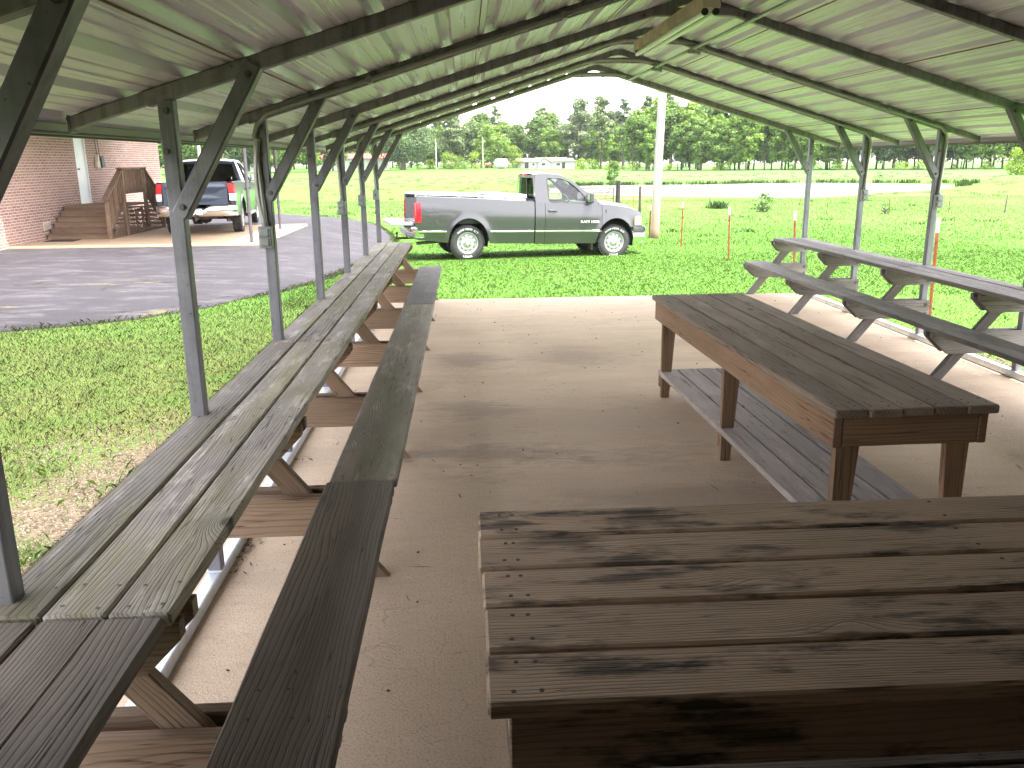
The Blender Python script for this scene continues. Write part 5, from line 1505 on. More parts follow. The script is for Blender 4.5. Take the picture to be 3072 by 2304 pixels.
def Ru(u): return (u - 695) * 0.003043
def Rv(v): return (742 - v) * 0.003043
silver = paint("silver_grey_paint", (0.055, 0.056, 0.058), 0.42, 0.27, dents=True)
ram = dict(paint=silver, wb=3.569, r=0.398, xr=-1.20, xb=Ru(1216), xf=Ru(2108), hw=0.985, arch=(0.47, 0.43), archk=1.13, hips=True,
    lowx=[-1.3, -0.5, 0.5, 1.6, 3.1, 3.98, 4.0, 4.5], lowz=[0.50, 0.41, 0.385, 0.375, 0.365, 0.365, 0.74, 0.76], sill=0.37,
    topx=[-1.25, 0, 1.55, 1.60, 3.20, 3.55, 3.95, 4.20, 4.32], topz=[1.435, 1.40, 1.335, 1.315, 1.285, 1.255, 1.195, 1.12, 1.05], taper0=3.5, taper=0.20,
    floor=0.86, bedz=1.36, doors=[Ru(1297), Ru(1755)], tail_half=0.79, tail_open=True, lamp=(0.87, 1.30, 0.93), lamp_w=0.085, lamp_clear=False, rb=(0.50, 0.76),
    belt=1.312, handle_z=1.125, cowl=3.22, hood_lift=0.075, hood_ridge=0.028, headz=(0.78, 0.99), fb=(0.40, 0.76, 0.60), fbx=4.05, tumble=0.36, roof=1.965,
    gh=[(Ru(1222), 1.300), (Ru(1224), 1.70), (Ru(1228), 1.93), (Ru(1262), 1.957), (Ru(1330), 1.962), (Ru(1440), 1.935), (Ru(1530), 1.80), (Ru(1620), 1.60), (Ru(1745), 1.30), (Ru(1600), 1.296), (Ru(1400), 1.298)],
    wins=[[(Ru(1334), 1.318), (Ru(1328), 1.60), (Ru(1326), 1.85), (Ru(1345), 1.872), (Ru(1435), 1.858), (Ru(1500), 1.785), (Ru(1565), 1.63), (Ru(1622), 1.45), (Ru(1626), 1.312), (Ru(1480), 1.312)]],
    sideglass=MAT["glass"], roofx=(Ru(1222), Ru(1448)), roofxx=[Ru(1222), Ru(1240), Ru(1262), Ru(1330), Ru(1440), Ru(1448)], roofzz=[1.925, 1.945, 1.957, 1.962, 1.935, 1.925], ws0=(Ru(1742), 1.29), ws1=(Ru(1444), 1.925),
    rw0=(Ru(1222), 1.0), rw1=(Ru(1224), 1.925), rwf=(0.43, 0.93), slider=True, seats=[(1.98, (-0.42, 0.42))], dash=2.98, mirror=(Ru(1648), 1.36),
    trim=0.655, flap=True, tw=0.245, letter=True, wheelstyle="steel", tailmat=plain("tailgate_inner_metal", (0.42, 0.43, 0.45), 0.4, 0.5))
trk, rWf, rcab, ryg = pickup("pickup_truck", "silver grey single cab pickup parked side-on on the grass with its tailgate down", ram, (-0.165, 21.42, -0.555), math.radians(11), math.radians(1.35))
trk.scale = (1.03,) * 3
# chrome lettering on the door, bed rails, fender mark
bx_, bz_ = Ru(1657), Rv(455)
letters("RAM 1500", 0.085, MAT["silver_badge"], trk, (bx_, -rWf(bx_, bz_) - 0.004, bz_), (PI / 2, 0, 0), "door_lettering", 0.006, 1.25)
letters("RAM 1500", 0.085, MAT["silver_badge"], trk, (bx_, rWf(bx_, bz_) + 0.004, bz_), (PI / 2, 0, PI), "door_lettering", 0.006, 1.25)
for s in (-1, 1):
    m = MB(); y = s * 0.90
    m.tube([(Ru(305), y, 1.445), (Ru(320), y, 1.475), (Ru(640), y, 1.462), (Ru(960), y, 1.432), (Ru(975), y, 1.375)], 0.017, 8)
    for u, z in ((385, 1.47), (640, 1.46), (850, 1.44)): m.tube([(Ru(u), y, z), (Ru(u) - 0.02, y, z - 0.06)], 0.012, 6)
    m.build("bed_rail", MAT["chrome"], trk)
m = MB(); m.box((Ru(1788), -rWf(Ru(1788), 1.11) - 0.003, 1.11), (0.022, 0.008, 0.07)); m.build("fender_mark", MAT["black"], trk)
# boxes in the bed
mw = Matrix.LocRotScale(trk.location, trk.rotation_euler, trk.scale)
def in_truck(nm, lb, cat, lx, ly, lz):
    e = empty(nm, mw @ Vector((lx, ly, lz))); e.rotation_euler = trk.rotation_euler; tag(e, lb, cat); return e
e = in_truck("toolbox", "dull grey metal toolbox in the bed of the silver pickup", "toolbox", Ru(955), 0.15, 0.865)
m = MB(); m.cbox((-0.22, -0.62, 0.0), (0.22, 0.62, 0.60), 0.012); m.build("body", MAT["galv_rail"], e)
m = MB(); m.cbox((-0.235, -0.64, 0.602), (0.235, 0.64, 0.66), 0.012); m.build("lid", MAT["galv_rail"], e)
m = MB(); m.cbox((-0.238, -0.06, 0.53), (-0.222, 0.06, 0.61), 0.004); m.build("latch", MAT["bolt"], e)
e = in_truck("cooler", "white chest cooler in the bed right behind the silver pickup cab", "cooler", Ru(1090), -0.25, 0.865)
wp_ = plain("white_cooler_plastic", (0.80, 0.80, 0.78), 0.4, 0, 0.05, 4)
m = MB(); m.cbox((-0.24, -0.42, 0.0), (0.26, 0.42, 0.54), 0.03); m.build("body", wp_, e)
m = MB(); m.cbox((-0.255, -0.435, 0.545), (0.275, 0.435, 0.635), 0.025); m.build("lid", wp_, e)

blue = paint("slate_blue_paint", (0.040, 0.055, 0.085), 0.3, 0.3)
tun = dict(paint=blue, wb=3.70, r=0.40, xr=-1.27, xb=0.72, xf=4.42, hw=1.0, arch=(0.47, 0.44), archk=1.1, hips=False,
    lowx=[-1.4, -0.5, 0.5, 3.1, 4.1, 4.12, 4.6], lowz=[0.52, 0.48, 0.46, 0.44, 0.44, 0.66, 0.68], sill=0.44,
    topx=[-1.35, 0.7, 0.75, 2.9, 3.3, 4.0, 4.42], topz=[1.37, 1.36, 1.33, 1.28, 1.27, 1.22, 1.06], taper0=3.5, taper=0.2,
    floor=0.86, bedz=1.34, doors=[0.86, 1.85, 2.95], tail_half=0.80, tail_open=False, tg_z0=0.80, lamp=(0.90, 1.34, 1.08), lamp_w=0.16, lamp_clear=True, rb=(0.50, 0.79), dip=0.10,
    belt=1.325, handle_z=1.13, cowl=3.1, hood_lift=0.09, hood_ridge=0.015, headz=(0.84, 1.03), fb=(0.42, 0.78, 0.60), fbx=4.15, tumble=0.36, roof=1.93,
    gh=[(0.745, 1.31), (0.78, 1.55), (0.93, 1.85), (1.02, 1.905), (1.4, 1.93), (1.95, 1.92), (2.25, 1.85), (2.6, 1.62), (3.1, 1.31), (2.4, 1.308), (1.5, 1.308)],
    wins=[[(1.0, 1.345), (1.02, 1.6), (1.09, 1.83), (1.2, 1.855), (1.72, 1.86), (1.74, 1.345)], [(1.86, 1.345), (1.85, 1.86), (2.05, 1.85), (2.3, 1.73), (2.6, 1.5), (2.72, 1.345)]],
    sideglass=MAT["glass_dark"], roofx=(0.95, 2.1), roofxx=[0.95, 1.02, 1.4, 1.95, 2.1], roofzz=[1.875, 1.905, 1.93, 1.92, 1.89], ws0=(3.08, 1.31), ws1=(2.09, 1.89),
    rw0=(0.74, 1.28), rw1=(0.95, 1.89), rwf=(0.10, 0.90), slider=False, seats=[(1.15, (-0.42, 0.42)), (2.05, (-0.42, 0.42))], dash=2.75, mirror=(2.62, 1.36),
    trim=None, flap=False, tw=0.25, letter=False, wheelstyle="alloy")
tk2, tWf, tcab, tyg = pickup("pickup_truck", "slate blue crew cab pickup seen from behind on the carport slab", tun, (-6.98 - 0.0, 24.35, -0.11), PI / 2 + math.radians(7.0))
tk2.location = (-7.0 - 1.27 * math.sin(math.radians(7)) * 1.0 + 0.0, 24.45, -0.105)
xr = tun["xr"]
m = MB(); m.cbox((xr - 0.182, -0.155, 0.555), (xr - 0.174, 0.155, 0.705), 0.003); pl = m.build("licence_plate", MAT["white_letter"], tk2)
letters("102 XTT", 0.082, plain("plate_ink", (0.03, 0.03, 0.05), 0.6), pl, (xr - 0.1835, 0, 0.62), (PI / 2, 0, -PI / 2), "plate_lettering", 0.001, 0.85)
m = MB(); m.box((xr - 0.184, 0, 0.687), (0.002, 0.2, 0.018)); m.build("plate_band", plain("plate_band_blue", (0.08, 0.12, 0.3), 0.6), pl)
m = MB(); m.box((0.775, -0.63, 1.42), (0.006, 0.09, 0.085), R=Matrix.Rotation(0.33, 3, 'Y')); m.build("window_sticker", plain("pale_sticker", (0.75, 0.6, 0.6), 0.6), tk2)
for s in (-1, 1):
    m = MB(); m.tube([(0.95, s * 0.99, 0.40), (2.9, s * 0.99, 0.40)], 0.045, 10); m.build("side_step", MAT["chrome"], tk2)

# ------------------------------------------------------------------ vegetation
def leaf_mat(name, dark, mid, light, trans=0.35):
    t = NT(name)
    g = t.n("ShaderNodeNewGeometry")
    col = t.ramp(g.outputs["Random Per Island"], [(0.0, dark), (0.5, mid), (1.0, light)])
    c = t.coord(); n = t.noise(c, 0.55, 3.0)
    v = t.maprange(n, 0.3, 0.7, 0.75, 1.2)
    o = t.maprange(t.rnd(), 0, 1, 0.82, 1.2)
    col = t.mix(1.0, col, t.comb(t.math('MULTIPLY', v, o), t.math('MULTIPLY', v, o), v), 'MULTIPLY')
    t.set(color=col, rough=0.6, spec=0.25)
    tl = t.n("ShaderNodeBsdfTranslucent"); t.link(t.mix(1.0, col, (1.3, 1.25, 0.5), 'MULTIPLY'), tl.inputs[0])
    mx = t.n("ShaderNodeMixShader"); mx.inputs[0].default_value = trans
    t.link(t.b.outputs[0], mx.inputs[1]); t.link(tl.outputs[0], mx.inputs[2]); t.link(mx.outputs[0], t.out.inputs[0])
    return t.mat
LEAF = {
    "bright": leaf_mat("bright_broadleaf", (0.0781, 0.1462, 0.0263), (0.1276, 0.2229, 0.0363), (0.1876, 0.2852, 0.0524)),
    "mid": leaf_mat("mid_broadleaf", (0.0544, 0.1152, 0.0255), (0.0941, 0.1758, 0.0341), (0.1569, 0.2407, 0.0460)),
    "dark": leaf_mat("dark_broadleaf", (0.0481, 0.0899, 0.0375), (0.0867, 0.1448, 0.0534), (0.1492, 0.2047, 0.0748)),
    "pine": leaf_mat("pine_needles", (0.0584, 0.0944, 0.0465), (0.0989, 0.1438, 0.0698), (0.1753, 0.2068, 0.1046), 0.15),
    "bush": leaf_mat("yellow_green_bush", (0.1088, 0.1798, 0.0238), (0.1669, 0.2567, 0.0327), (0.2322, 0.3251, 0.0506)),
    "weed": leaf_mat("weed_leaves", (0.0465, 0.0930, 0.0248), (0.0853, 0.1473, 0.0341), (0.1395, 0.2015, 0.0527)),
}
bark = plain("grey_bark", (0.115, 0.098, 0.08), 0.95, 0, 0.35, 3, 0.3)
pbark = plain("brown_pine_bark", (0.075, 0.055, 0.042), 0.95, 0, 0.35, 3, 0.3)

def leaf_quads(P, N, size, rng, asp=0.75):
    """one bent-free quad per point, roughly facing N"""
    n = len(P)
    N = N + rng.normal(0, 0.55, (n, 3)); N /= np.linalg.norm(N, axis=1)[:, None]
    A = rng.normal(0, 1, (n, 3)); T = np.cross(N, A); T /= np.linalg.norm(T, axis=1)[:, None]; B = np.cross(N, T)
    s = size * rng.uniform(0.6, 1.35, (n, 1))
    V = np.stack([P - T*s*0.5, P - B*s*0.5*asp + T*s*0.05, P + T*s*0.5, P + B*s*0.5*asp + T*s*0.05], 1).reshape(-1, 3)
    return V, np.arange(4 * n).reshape(n, 4)

def clumps_to_leaves(C, R, per, size, rng, flat=0.8):
    out_p, out_n = [], []
    for c, r in zip(C, R):
        k = max(8, int(per * (r ** 1.6)))
        d = rng.normal(0, 1, (k, 3)); d /= np.linalg.norm(d, axis=1)[:, None]
        rad = r * rng.uniform(0.45, 1.08, (k, 1)) ** 0.6
        p = c + d * rad * np.array([1, 1, flat])
        keep = rng.uniform(0, 1, k) < np.where(d[:, 2] < -0.35, 0.45, 1.0)
        out_p.append(p[keep]); out_n.append((d + np.array([0, 0, 0.35]))[keep])
    P, N = np.concatenate(out_p), np.concatenate(out_n)
    return leaf_quads(P, N, size, rng)

def trunk_mb(h, r, lean, branches, rng, mat, parent, fork=None):
    m = MB(); pts = []
    for k in range(7):
        q = k / 6; pts.append((lean[0] * q + 0.06 * h * math.sin(q * 3) * 0.3, lean[1] * q, -0.3 + (h + 0.3) * q))
    m.tube(pts, [r * 1.35, r, r * .88, r * .74, r * .58, r * .4, r * .16], 8)
    for (z, a, ln, el) in branches:
        q = min(1, z / h); i = min(5, int(q * 6)); b = Vector(pts[i]).lerp(Vector(pts[i + 1]), q * 6 - i)
        e = b + Vector((math.cos(a) * ln, math.sin(a) * ln, ln * el)); mid = b.lerp(e, 0.5) + Vector((0, 0, -0.05 * ln))
        rb = r * (1 - q) * 0.5 + 0.03
        m.tube([b, mid, e], [rb, rb * .7, rb * .25], 6)
    return m.build("trunk", mat, parent)

def make_broadleaf(name, h, w, leaf, seed, trunk_h=0.22, r=0.22, nc=58, per=80, size=0.52, barkm=bark):
    rng = np.random.default_rng(seed)
    t = empty(name)
    C, R = [], []
    z0 = h * trunk_h
    for k in range(nc):
        q = rng.uniform(0, 1); z = z0 + (h - z0) * q
        prof = math.sin(PI * min(1, 0.12 + q * 0.86)) ** 0.65
        a = rng.uniform(0, 2 * PI); rad = w * 0.5 * prof * rng.uniform(0.35, 0.98)
        C.append((math.cos(a) * rad, math.sin(a) * rad, z - h * 0.03)); R.append(w * rng.uniform(0.13, 0.22))
    C = np.array(C); R = np.array(R)
    V, F = clumps_to_leaves(C, R, per, size, rng)
    raw_mesh("crown", V, F, leaf, t)
    br = [(z0 * rng.uniform(0.9, 1.2) + k * h * 0.07, rng.uniform(0, 6.28), w * rng.uniform(0.25, 0.42), rng.uniform(0.4, 0.9)) for k in range(8)]
    trunk_mb(h * 0.8, r, (rng.uniform(-.3, .3), rng.uniform(-.3, .3)), br, rng, barkm, t)
    return t

def make_pine(name, h, w, seed, crown0=0.38, r=0.2, per=85, size=0.5, leaf=None, sparse=1.0):
    rng = np.random.default_rng(seed)
    t = empty(name); C, R, br = [], [], []
    nb = int(34 * sparse)
    for k in range(nb):
        q = (k + rng.uniform(0, 1)) / nb; z = h * (crown0 + (0.97 - crown0) * q)
        prof = (0.55 + 0.9 * q) if q < 0.4 else 0.92 * (1 - (q - 0.4) / 0.66) ** 0.75
        ln = w * 0.5 * max(0.12, prof) * rng.uniform(0.5, 1.1); a = rng.uniform(0, 6.28); el = rng.uniform(-0.1, 0.35)
        br.append((z, a, ln * 0.85, el))
        for f in (0.45, 0.75, 1.0):
            if rng.uniform() < 0.85:
                C.append((math.cos(a) * ln * f + rng.normal(0, .12), math.sin(a) * ln * f + rng.normal(0, .12), z + ln * el * f + 0.12)); R.append(w * rng.uniform(0.085, 0.15))
    C.append((0, 0, h * 0.985)); R.append(w * 0.07)
    V, F = clumps_to_leaves(np.array(C), np.array(R), per, size, rng, 0.62)
    raw_mesh("crown", V, F, leaf or LEAF["pine"], t)
    trunk_mb(h * 0.98, r, (rng.uniform(-.2, .2), 0), br, rng, pbark, t)
    return t

def put(proto, used, x, y, s=1.0, rz=None, lab=None, cat=None, grp=None, sink=0.0, sz=None):
    o = proto if proto.name not in used else copy_tree(proto)
    used.add(proto.name)
    o.location = (x, y, g1(x, y) - sink); o.rotation_euler = (0, 0, random.uniform(0, 6.28) if rz is None else rz)
    o.scale = (s, s, sz or s)
    tag(o, lab, cat, grp)
    return o
used = set()
BROAD = [make_broadleaf("broadleaf_tree", 13.0, 9.5, LEAF["bright"], 1), make_broadleaf("broadleaf_tree", 14.5, 9.0, LEAF["mid"], 2, nc=64),
         make_broadleaf("broadleaf_tree", 12.5, 10.5, LEAF["dark"], 3, nc=64), make_broadleaf("broadleaf_tree", 11.5, 7.0, LEAF["bright"], 4, nc=48)]
PINES = [make_pine("pine_tree", 16.0, 6.5, 5), make_pine("pine_tree", 15.0, 5.2, 6, 0.5, sparse=0.8), make_pine("pine_tree", 15.5, 9.0, 7, 0.16, per=66)]
THIN = [make_broadleaf("slim_tree", 11.5, 5.6, LEAF["bright"], 8, 0.2, 0.13, 46, 120, 0.45), make_broadleaf("slim_tree", 12.0, 5.2, LEAF["mid"], 9, 0.22, 0.13, 46, 120, 0.45),
        make_broadleaf("slim_tree", 11.0, 5.2, LEAF["dark"], 10, 0.2, 0.12, 46, 120, 0.45)]
GW = "trees of the wood behind the far houses"
kinds_lab = {0: "bright green rounded broadleaf tree in the wood behind the far houses", 1: "mid green full broadleaf tree in the wood behind the far houses", 2: "dark green wide broadleaf tree in the wood behind the far houses", 3: "narrow bright green broadleaf tree in the wood behind the far houses"}
pine_lab = {0: "tall pine with bare lower trunk in the wood behind the far houses", 1: "slender open pine rising above the wood behind the far houses", 2: "broad grey-green pine in the wood behind the far houses"}
rt = random.Random(5)
# left and middle wood: two to three rows
for row, (yy, step, pine_p, hs) in enumerate(((236, 5.8, 0.12, 0.88), (248, 5.6, 0.35, 1.0), (264, 5.6, 0.5, 1.1))):
    x = -92 - row * 5
    while x < 62 + row * 6:
        xx = x + rt.uniform(-2, 2); y = yy + rt.uniform(-5, 5)
        if rt.random() < pine_p:
            k = rt.choice((0, 0, 1, 2)); put(PINES[k], used, xx, y, hs * rt.uniform(0.85, 1.08), None, pine_lab[k], "pine tree", GW)
        else:
            k = rt.choice((0, 1, 1, 2, 3)); put(BROAD[k], used, xx, y, hs * rt.uniform(0.78, 1.02), None, kinds_lab[k], "tree", GW)
        x += step
# right-hand wood along the far side of the pond field, slim trunks in a row
GR = "slim trees of the wood beyond the pond"
tl = {0: "slim bright green tree with bare stem in the wood beyond the pond", 1: "slim mid green tree with bare stem in the wood beyond the pond", 2: "slim dark green tree with bare stem in the wood beyond the pond"}
def rline(u, d):     # along the wood edge
    x0, y0, x1, y1 = 36, 190, 128, 142
    L = math.hypot(x1 - x0, y1 - y0); nx_, ny_ = -(y1 - y0) / L, (x1 - x0) / L
    return x0 + (x1 - x0) * u + nx_ * d, y0 + (y1 - y0) * u + ny_ * d
for row, (d, n, hs) in enumerate(((0, 34, 0.98), (6, 30, 1.12), (13, 28, 1.28))):
    for i in range(n):
        u = (i + rt.uniform(-.35, .35)) / (n - 1); xx, y = rline(u, d + rt.uniform(-2, 2))
        pw = (0.6, 0.35, 0.05) if u < 0.5 else (0.15, 0.5, 0.35)
        q = rt.random(); k = 0 if q < pw[0] else (1 if q < pw[0] + pw[1] else 2)
        put(THIN[k], used, xx, y, hs * rt.uniform(0.85, 1.12), None, tl[k], "tree", GR)
for i in range(26):
    xx, y = rline((i + rt.random()) / 25 * 1.2 - .15, 21 + rt.uniform(0, 8))
    put(PINES[i % 2], used, xx, y, rt.uniform(0.95, 1.2), None, "pine standing behind the slim trees of the wood beyond the pond", "pine tree", "pines behind the wood beyond the pond")
# nearer wood seen through the left posts
GL = "trees of the wood beyond the left pasture"
ll = {0: "bright green rounded tree in the wood beyond the left pasture", 1: "mid green full tree in the wood beyond the left pasture", 2: "dark green wide tree in the wood beyond the left pasture", 3: "narrow bright tree in the wood beyond the left pasture"}
for i in range(26):
    f = i / 25
    xx = -96 + 66 * f + rt.uniform(-2, 2); y = 158 + 40 * f + (8 if i % 2 else 0) + rt.uniform(-4, 4)
    k = rt.choice((1, 1, 2, 2, 0, 3)); put(BROAD[k], used, xx, y, rt.uniform(0.7, 0.95), None, ll[k], "tree", GL)
# individual landmarks
big = make_broadleaf("oak_tree", 13.5, 15.0, LEAF["dark"], 21, 0.2, 0.55, 70, 52, 0.45)
put(big, used, -14.6, 212, 1.0, 0.4, "big dark spreading oak with thick pale trunk left of the far house", "tree")
tp = make_pine("pine_tree", 15.2, 9.5, 22, 0.30, 0.32, 66)
put(tp, used, -3.2, 222, 1.0, 1.2, "dark irregular pine with stout trunk behind the yellow-green bushes", "pine tree")
tp2 = make_pine("pine_tree", 17.2, 11.5, 23, 0.13, 0.33, 70)
put(tp2, used, 30.5, 232, 1.0, 2.0, "broad grey-green pine, tallest crown above the far white house", "pine tree")
tp3 = make_pine("pine_tree", 21.5, 6.5, 24, 0.62, 0.2, 60, sparse=0.7)
put(tp3, used, 48.0, 205, 1.0, 0.3, "lone thin pine sticking up above the wood beside the pole", "pine tree")
fb = make_broadleaf("broadleaf_tree", 10.5, 8.5, LEAF["bright"], 25, nc=40)
put(fb, used, 7.0, 228, 1.0, 0.0, "olive bright tree between the dark pine and the centre of the wood", "tree")
def bush(nm, h, w, leaf, seed, x, y, lb, cat="bush", nc=26, per=85, size=0.25, th=0.02, r=0.06):
    b = make_broadleaf(nm, h, w, leaf, seed, th, r, nc, per, size)
    put(b, used, x, y, 1.0, None, lb, cat); return b
bush("bush", 5.2, 4.6, LEAF["bush"], 31, 12.0, 219, "round yellow-green bush standing alone beside the white far house", nc=40)
bush("bush", 3.6, 6.2, LEAF["bush"], 32, -3.4, 214, "wide yellow-green bush under the dark pine", nc=34)
bush("bush", 4.4, 3.4, LEAF["bush"], 33, 2.6, 216, "upright yellow-green bush left of the brown horse")
bush("bush", 2.4, 3.4, LEAF["bright"], 34, -0.2, 218, "low bush between the wide bush and the upright bush")
bush("bush", 2.6, 3.0, LEAF["bush"], 35, 27.8, 208, "small bush at the right end of the far house")
bush("bush", 2.1, 2.4, LEAF["bright"], 36, 30.4, 206, "smallest bush right of the far house")
bush("sapling", 2.35, 1.5, LEAF["weed"], 37, 16.9, 99.5, "leaning dark green sapling on the far bank of the pond", "sapling", 34, 520, 0.15)
bush("bush", 3.3, 3.6, LEAF["bush"], 38, 71.5, 110.5, "large yellow-green bush at the right edge of the far field", nc=40, per=120)
bush("bush", 0.85, 1.05, LEAF["weed"], 39, 14.5, 41.7, "low dense green bush in the pasture this side of the pond", nc=22, per=420, size=0.09)
bush("weed", 0.62, 0.7, LEAF["weed"], 40, 19.1, 38.7, "thin leafy weed at the foot of a rusty stake", "weed", 10, 420, 0.07)
for i in range(34):
    xx, y = rline(rt.uniform(-0.1, 1.0), -3 + rt.uniform(-2, 2))
    if i == 0: ub = make_broadleaf("undergrowth_bush", 1.6, 2.8, LEAF["bush"], 41, 0.02, 0.05, 14, 60, 0.3)
    put(ub, used, xx, y, rt.uniform(0.5, 1.1), None, "low bright undergrowth bush along the foot of the wood beyond the pond", "bush", "undergrowth bushes along the wood")
for i in range(22):
    put(ub, used, -30 + i * 3.6 + rt.uniform(-1, 1), 226 + rt.uniform(-3, 3), rt.uniform(0.6, 1.5), None, "low bright undergrowth bush along the foot of the wood behind the houses", "bush", "undergrowth bushes along the wood behind the houses")

# ------------------------------------------------------------------ far houses, animals, poles
wh = plain("white_siding", (0.42, 0.42, 0.42), 0.6, 0, 0.06, 2)
rr_ = plain("red_metal_roof", (0.33, 0.075, 0.06), 0.5, 0, 0.15, 1)
pr_ = plain("pale_shingle_roof", (0.22, 0.165, 0.14), 0.8, 0, 0.12, 1)
dk = plain("dark_window", (0.03, 0.035, 0.04), 0.2)
def house(nm, lb, x, y, rz, w, d, h, rh, roofm, wins, doors=(), gable=None, hip=False):
    e = empty(nm, (x, y, g1(x, y)), rz); tag(e, lb, "house")
    m = MB(); m.bbox((-w/2, -d/2, -0.6), (w/2, d/2, h)); 
    m.prism([(-d/2, h + 0.001), (d/2, h + 0.001), (0, h + rh - 0.05)], -w/2 + 0.05, w/2 - 0.05, plane='YZ')
    m.build("wall", wh, e)
    m = MB(); o = 0.4; hi = w * 0.2 if hip else 0
    a = [(-w/2 - o, -d/2 - o, h - 0.08), (w/2 + o, -d/2 - o, h - 0.08), (w/2 + o, d/2 + o, h - 0.08), (-w/2 - o, d/2 + o, h - 0.08), (-w/2 - o + hi, 0, h + rh), (w/2 + o - hi, 0, h + rh)]
    b = [(p[0], p[1], p[2] + 0.16) for p in a]
    m.add(a + b, [(0,1,5,4), (2,3,4,5), (6,7,11,10), (8,9,10,11), (0,1,7,6), (2,3,9,8), (0,4,10,6), (4,3,9,10), (1,5,11,7), (5,2,8,11)])
    rf = m.build("roof", roofm, e)
    if gable:
        gx_, gw, gh = gable
        m = MB(); m.prism([(gx_ - gw/2, h - 0.3), (gx_ + gw/2, h - 0.3), (gx_, h + gh)], -d/2 - 1.0, -0.2); m.build("gable_wall", wh, e)
        m = MB(); m.prism([(gx_ - gw/2 - 0.3, h - 0.34), (gx_, h + gh + 0.05), (gx_ + gw/2 + 0.3, h - 0.34), (gx_ + gw/2 + 0.3, h - 0.2), (gx_, h + gh + 0.2), (gx_ - gw/2 - 0.3, h - 0.2)], -d/2 - 1.3, -0.1); m.build("gable_roof", roofm, e)
        m = MB(); m.bbox((gx_ - gw/2 + 0.1, -d/2 - 0.95, -0.5), (gx_ + gw/2 - 0.1, -d/2 - 0.0, h - 0.31)); m.build("porch_wall", wh, e)
    for (wx, wz, ww, wh_) in wins:
        yb = -d/2 - (0.95 if gable and abs(wx - gable[0]) < gable[1] / 2 else 0)
        m = MB()
        for lo, hi_ in (((wx - ww/2 - .08, wz - wh_/2 - .08), (wx + ww/2 + .08, wz - wh_/2)), ((wx - ww/2 - .08, wz + wh_/2), (wx + ww/2 + .08, wz + wh_/2 + .08)), ((wx - ww/2 - .08, wz - wh_/2), (wx - ww/2, wz + wh_/2)), ((wx + ww/2, wz - wh_/2), (wx + ww/2 + .08, wz + wh_/2))):
            m.bbox((lo[0], yb - 0.06, lo[1]), (hi_[0], yb + 0.03, hi_[1]))
        f = m.build("window", wh, e)
        m = MB(); m.bbox((wx - ww/2, yb - 0.02, wz - wh_/2), (wx + ww/2, yb + 0.02, wz + wh_/2)); m.build("pane", dk, f)
    for (wx, ww, hh) in doors:
        m = MB(); m.bbox((wx - ww/2, -d/2 - 0.03, 0.0), (wx + ww/2, -d/2 + 0.02, hh)); m.build("door", dk, e)
    return e
house("house", "low white house with pale hipped roof in front of the wood", 21.6, 222, 0.02, 11.5, 7.0, 1.75, 0.75, pr_, [(-2.2, 1.05, 0.9, 0.55), (1.6, 1.0, 0.9, 0.55), (-4.6, 1.05, 0.5, 0.5)], [(2.9, 0.8, 1.5)], (-2.0, 3.2, 0.7), True)
house("shed", "small white shed with open dark doorway left of the far house", 15.0, 222, 0.0, 3.4, 4.0, 1.6, 0.7, pr_, [], [(0.6, 1.2, 1.45)])
house("mobile_home", "long white mobile home with red roof seen through the left posts", -28.5, 224, 0.0, 19, 5.0, 2.7, 1.1, rr_, [(-4, 1.5, 1.1, 0.8), (0.5, 1.5, 1.0, 0.8), (5.5, 1.5, 1.0, 0.8)], [(3.0, 0.9, 2.0)])
house("outbuilding", "pale outbuilding with red roof deep behind the left trees", -50, 215, 0.1, 8, 5.0, 2.4, 1.0, rr_, [(1.5, 1.4, 0.9, 0.8)], [(-1.5, 0.9, 1.9)])
m = MB(); m.lathe([(-1.6, 0.02), (-1.58, 0.75), (-1.3, 1.15), (1.3, 1.15), (1.58, 0.75), (1.6, 0.02)], 20, 'X', (0, 0, 1.2))
for x in (-1.0, 1.0): m.bbox((x - 0.12, -0.7, -0.3), (x + 0.12, 0.7, 0.5))
o = m.build("storage_tank", wh); o.location = (8.9, 214, g1(8.9, 214)); tag(o, "white rounded storage tank left of the round bush", "tank")
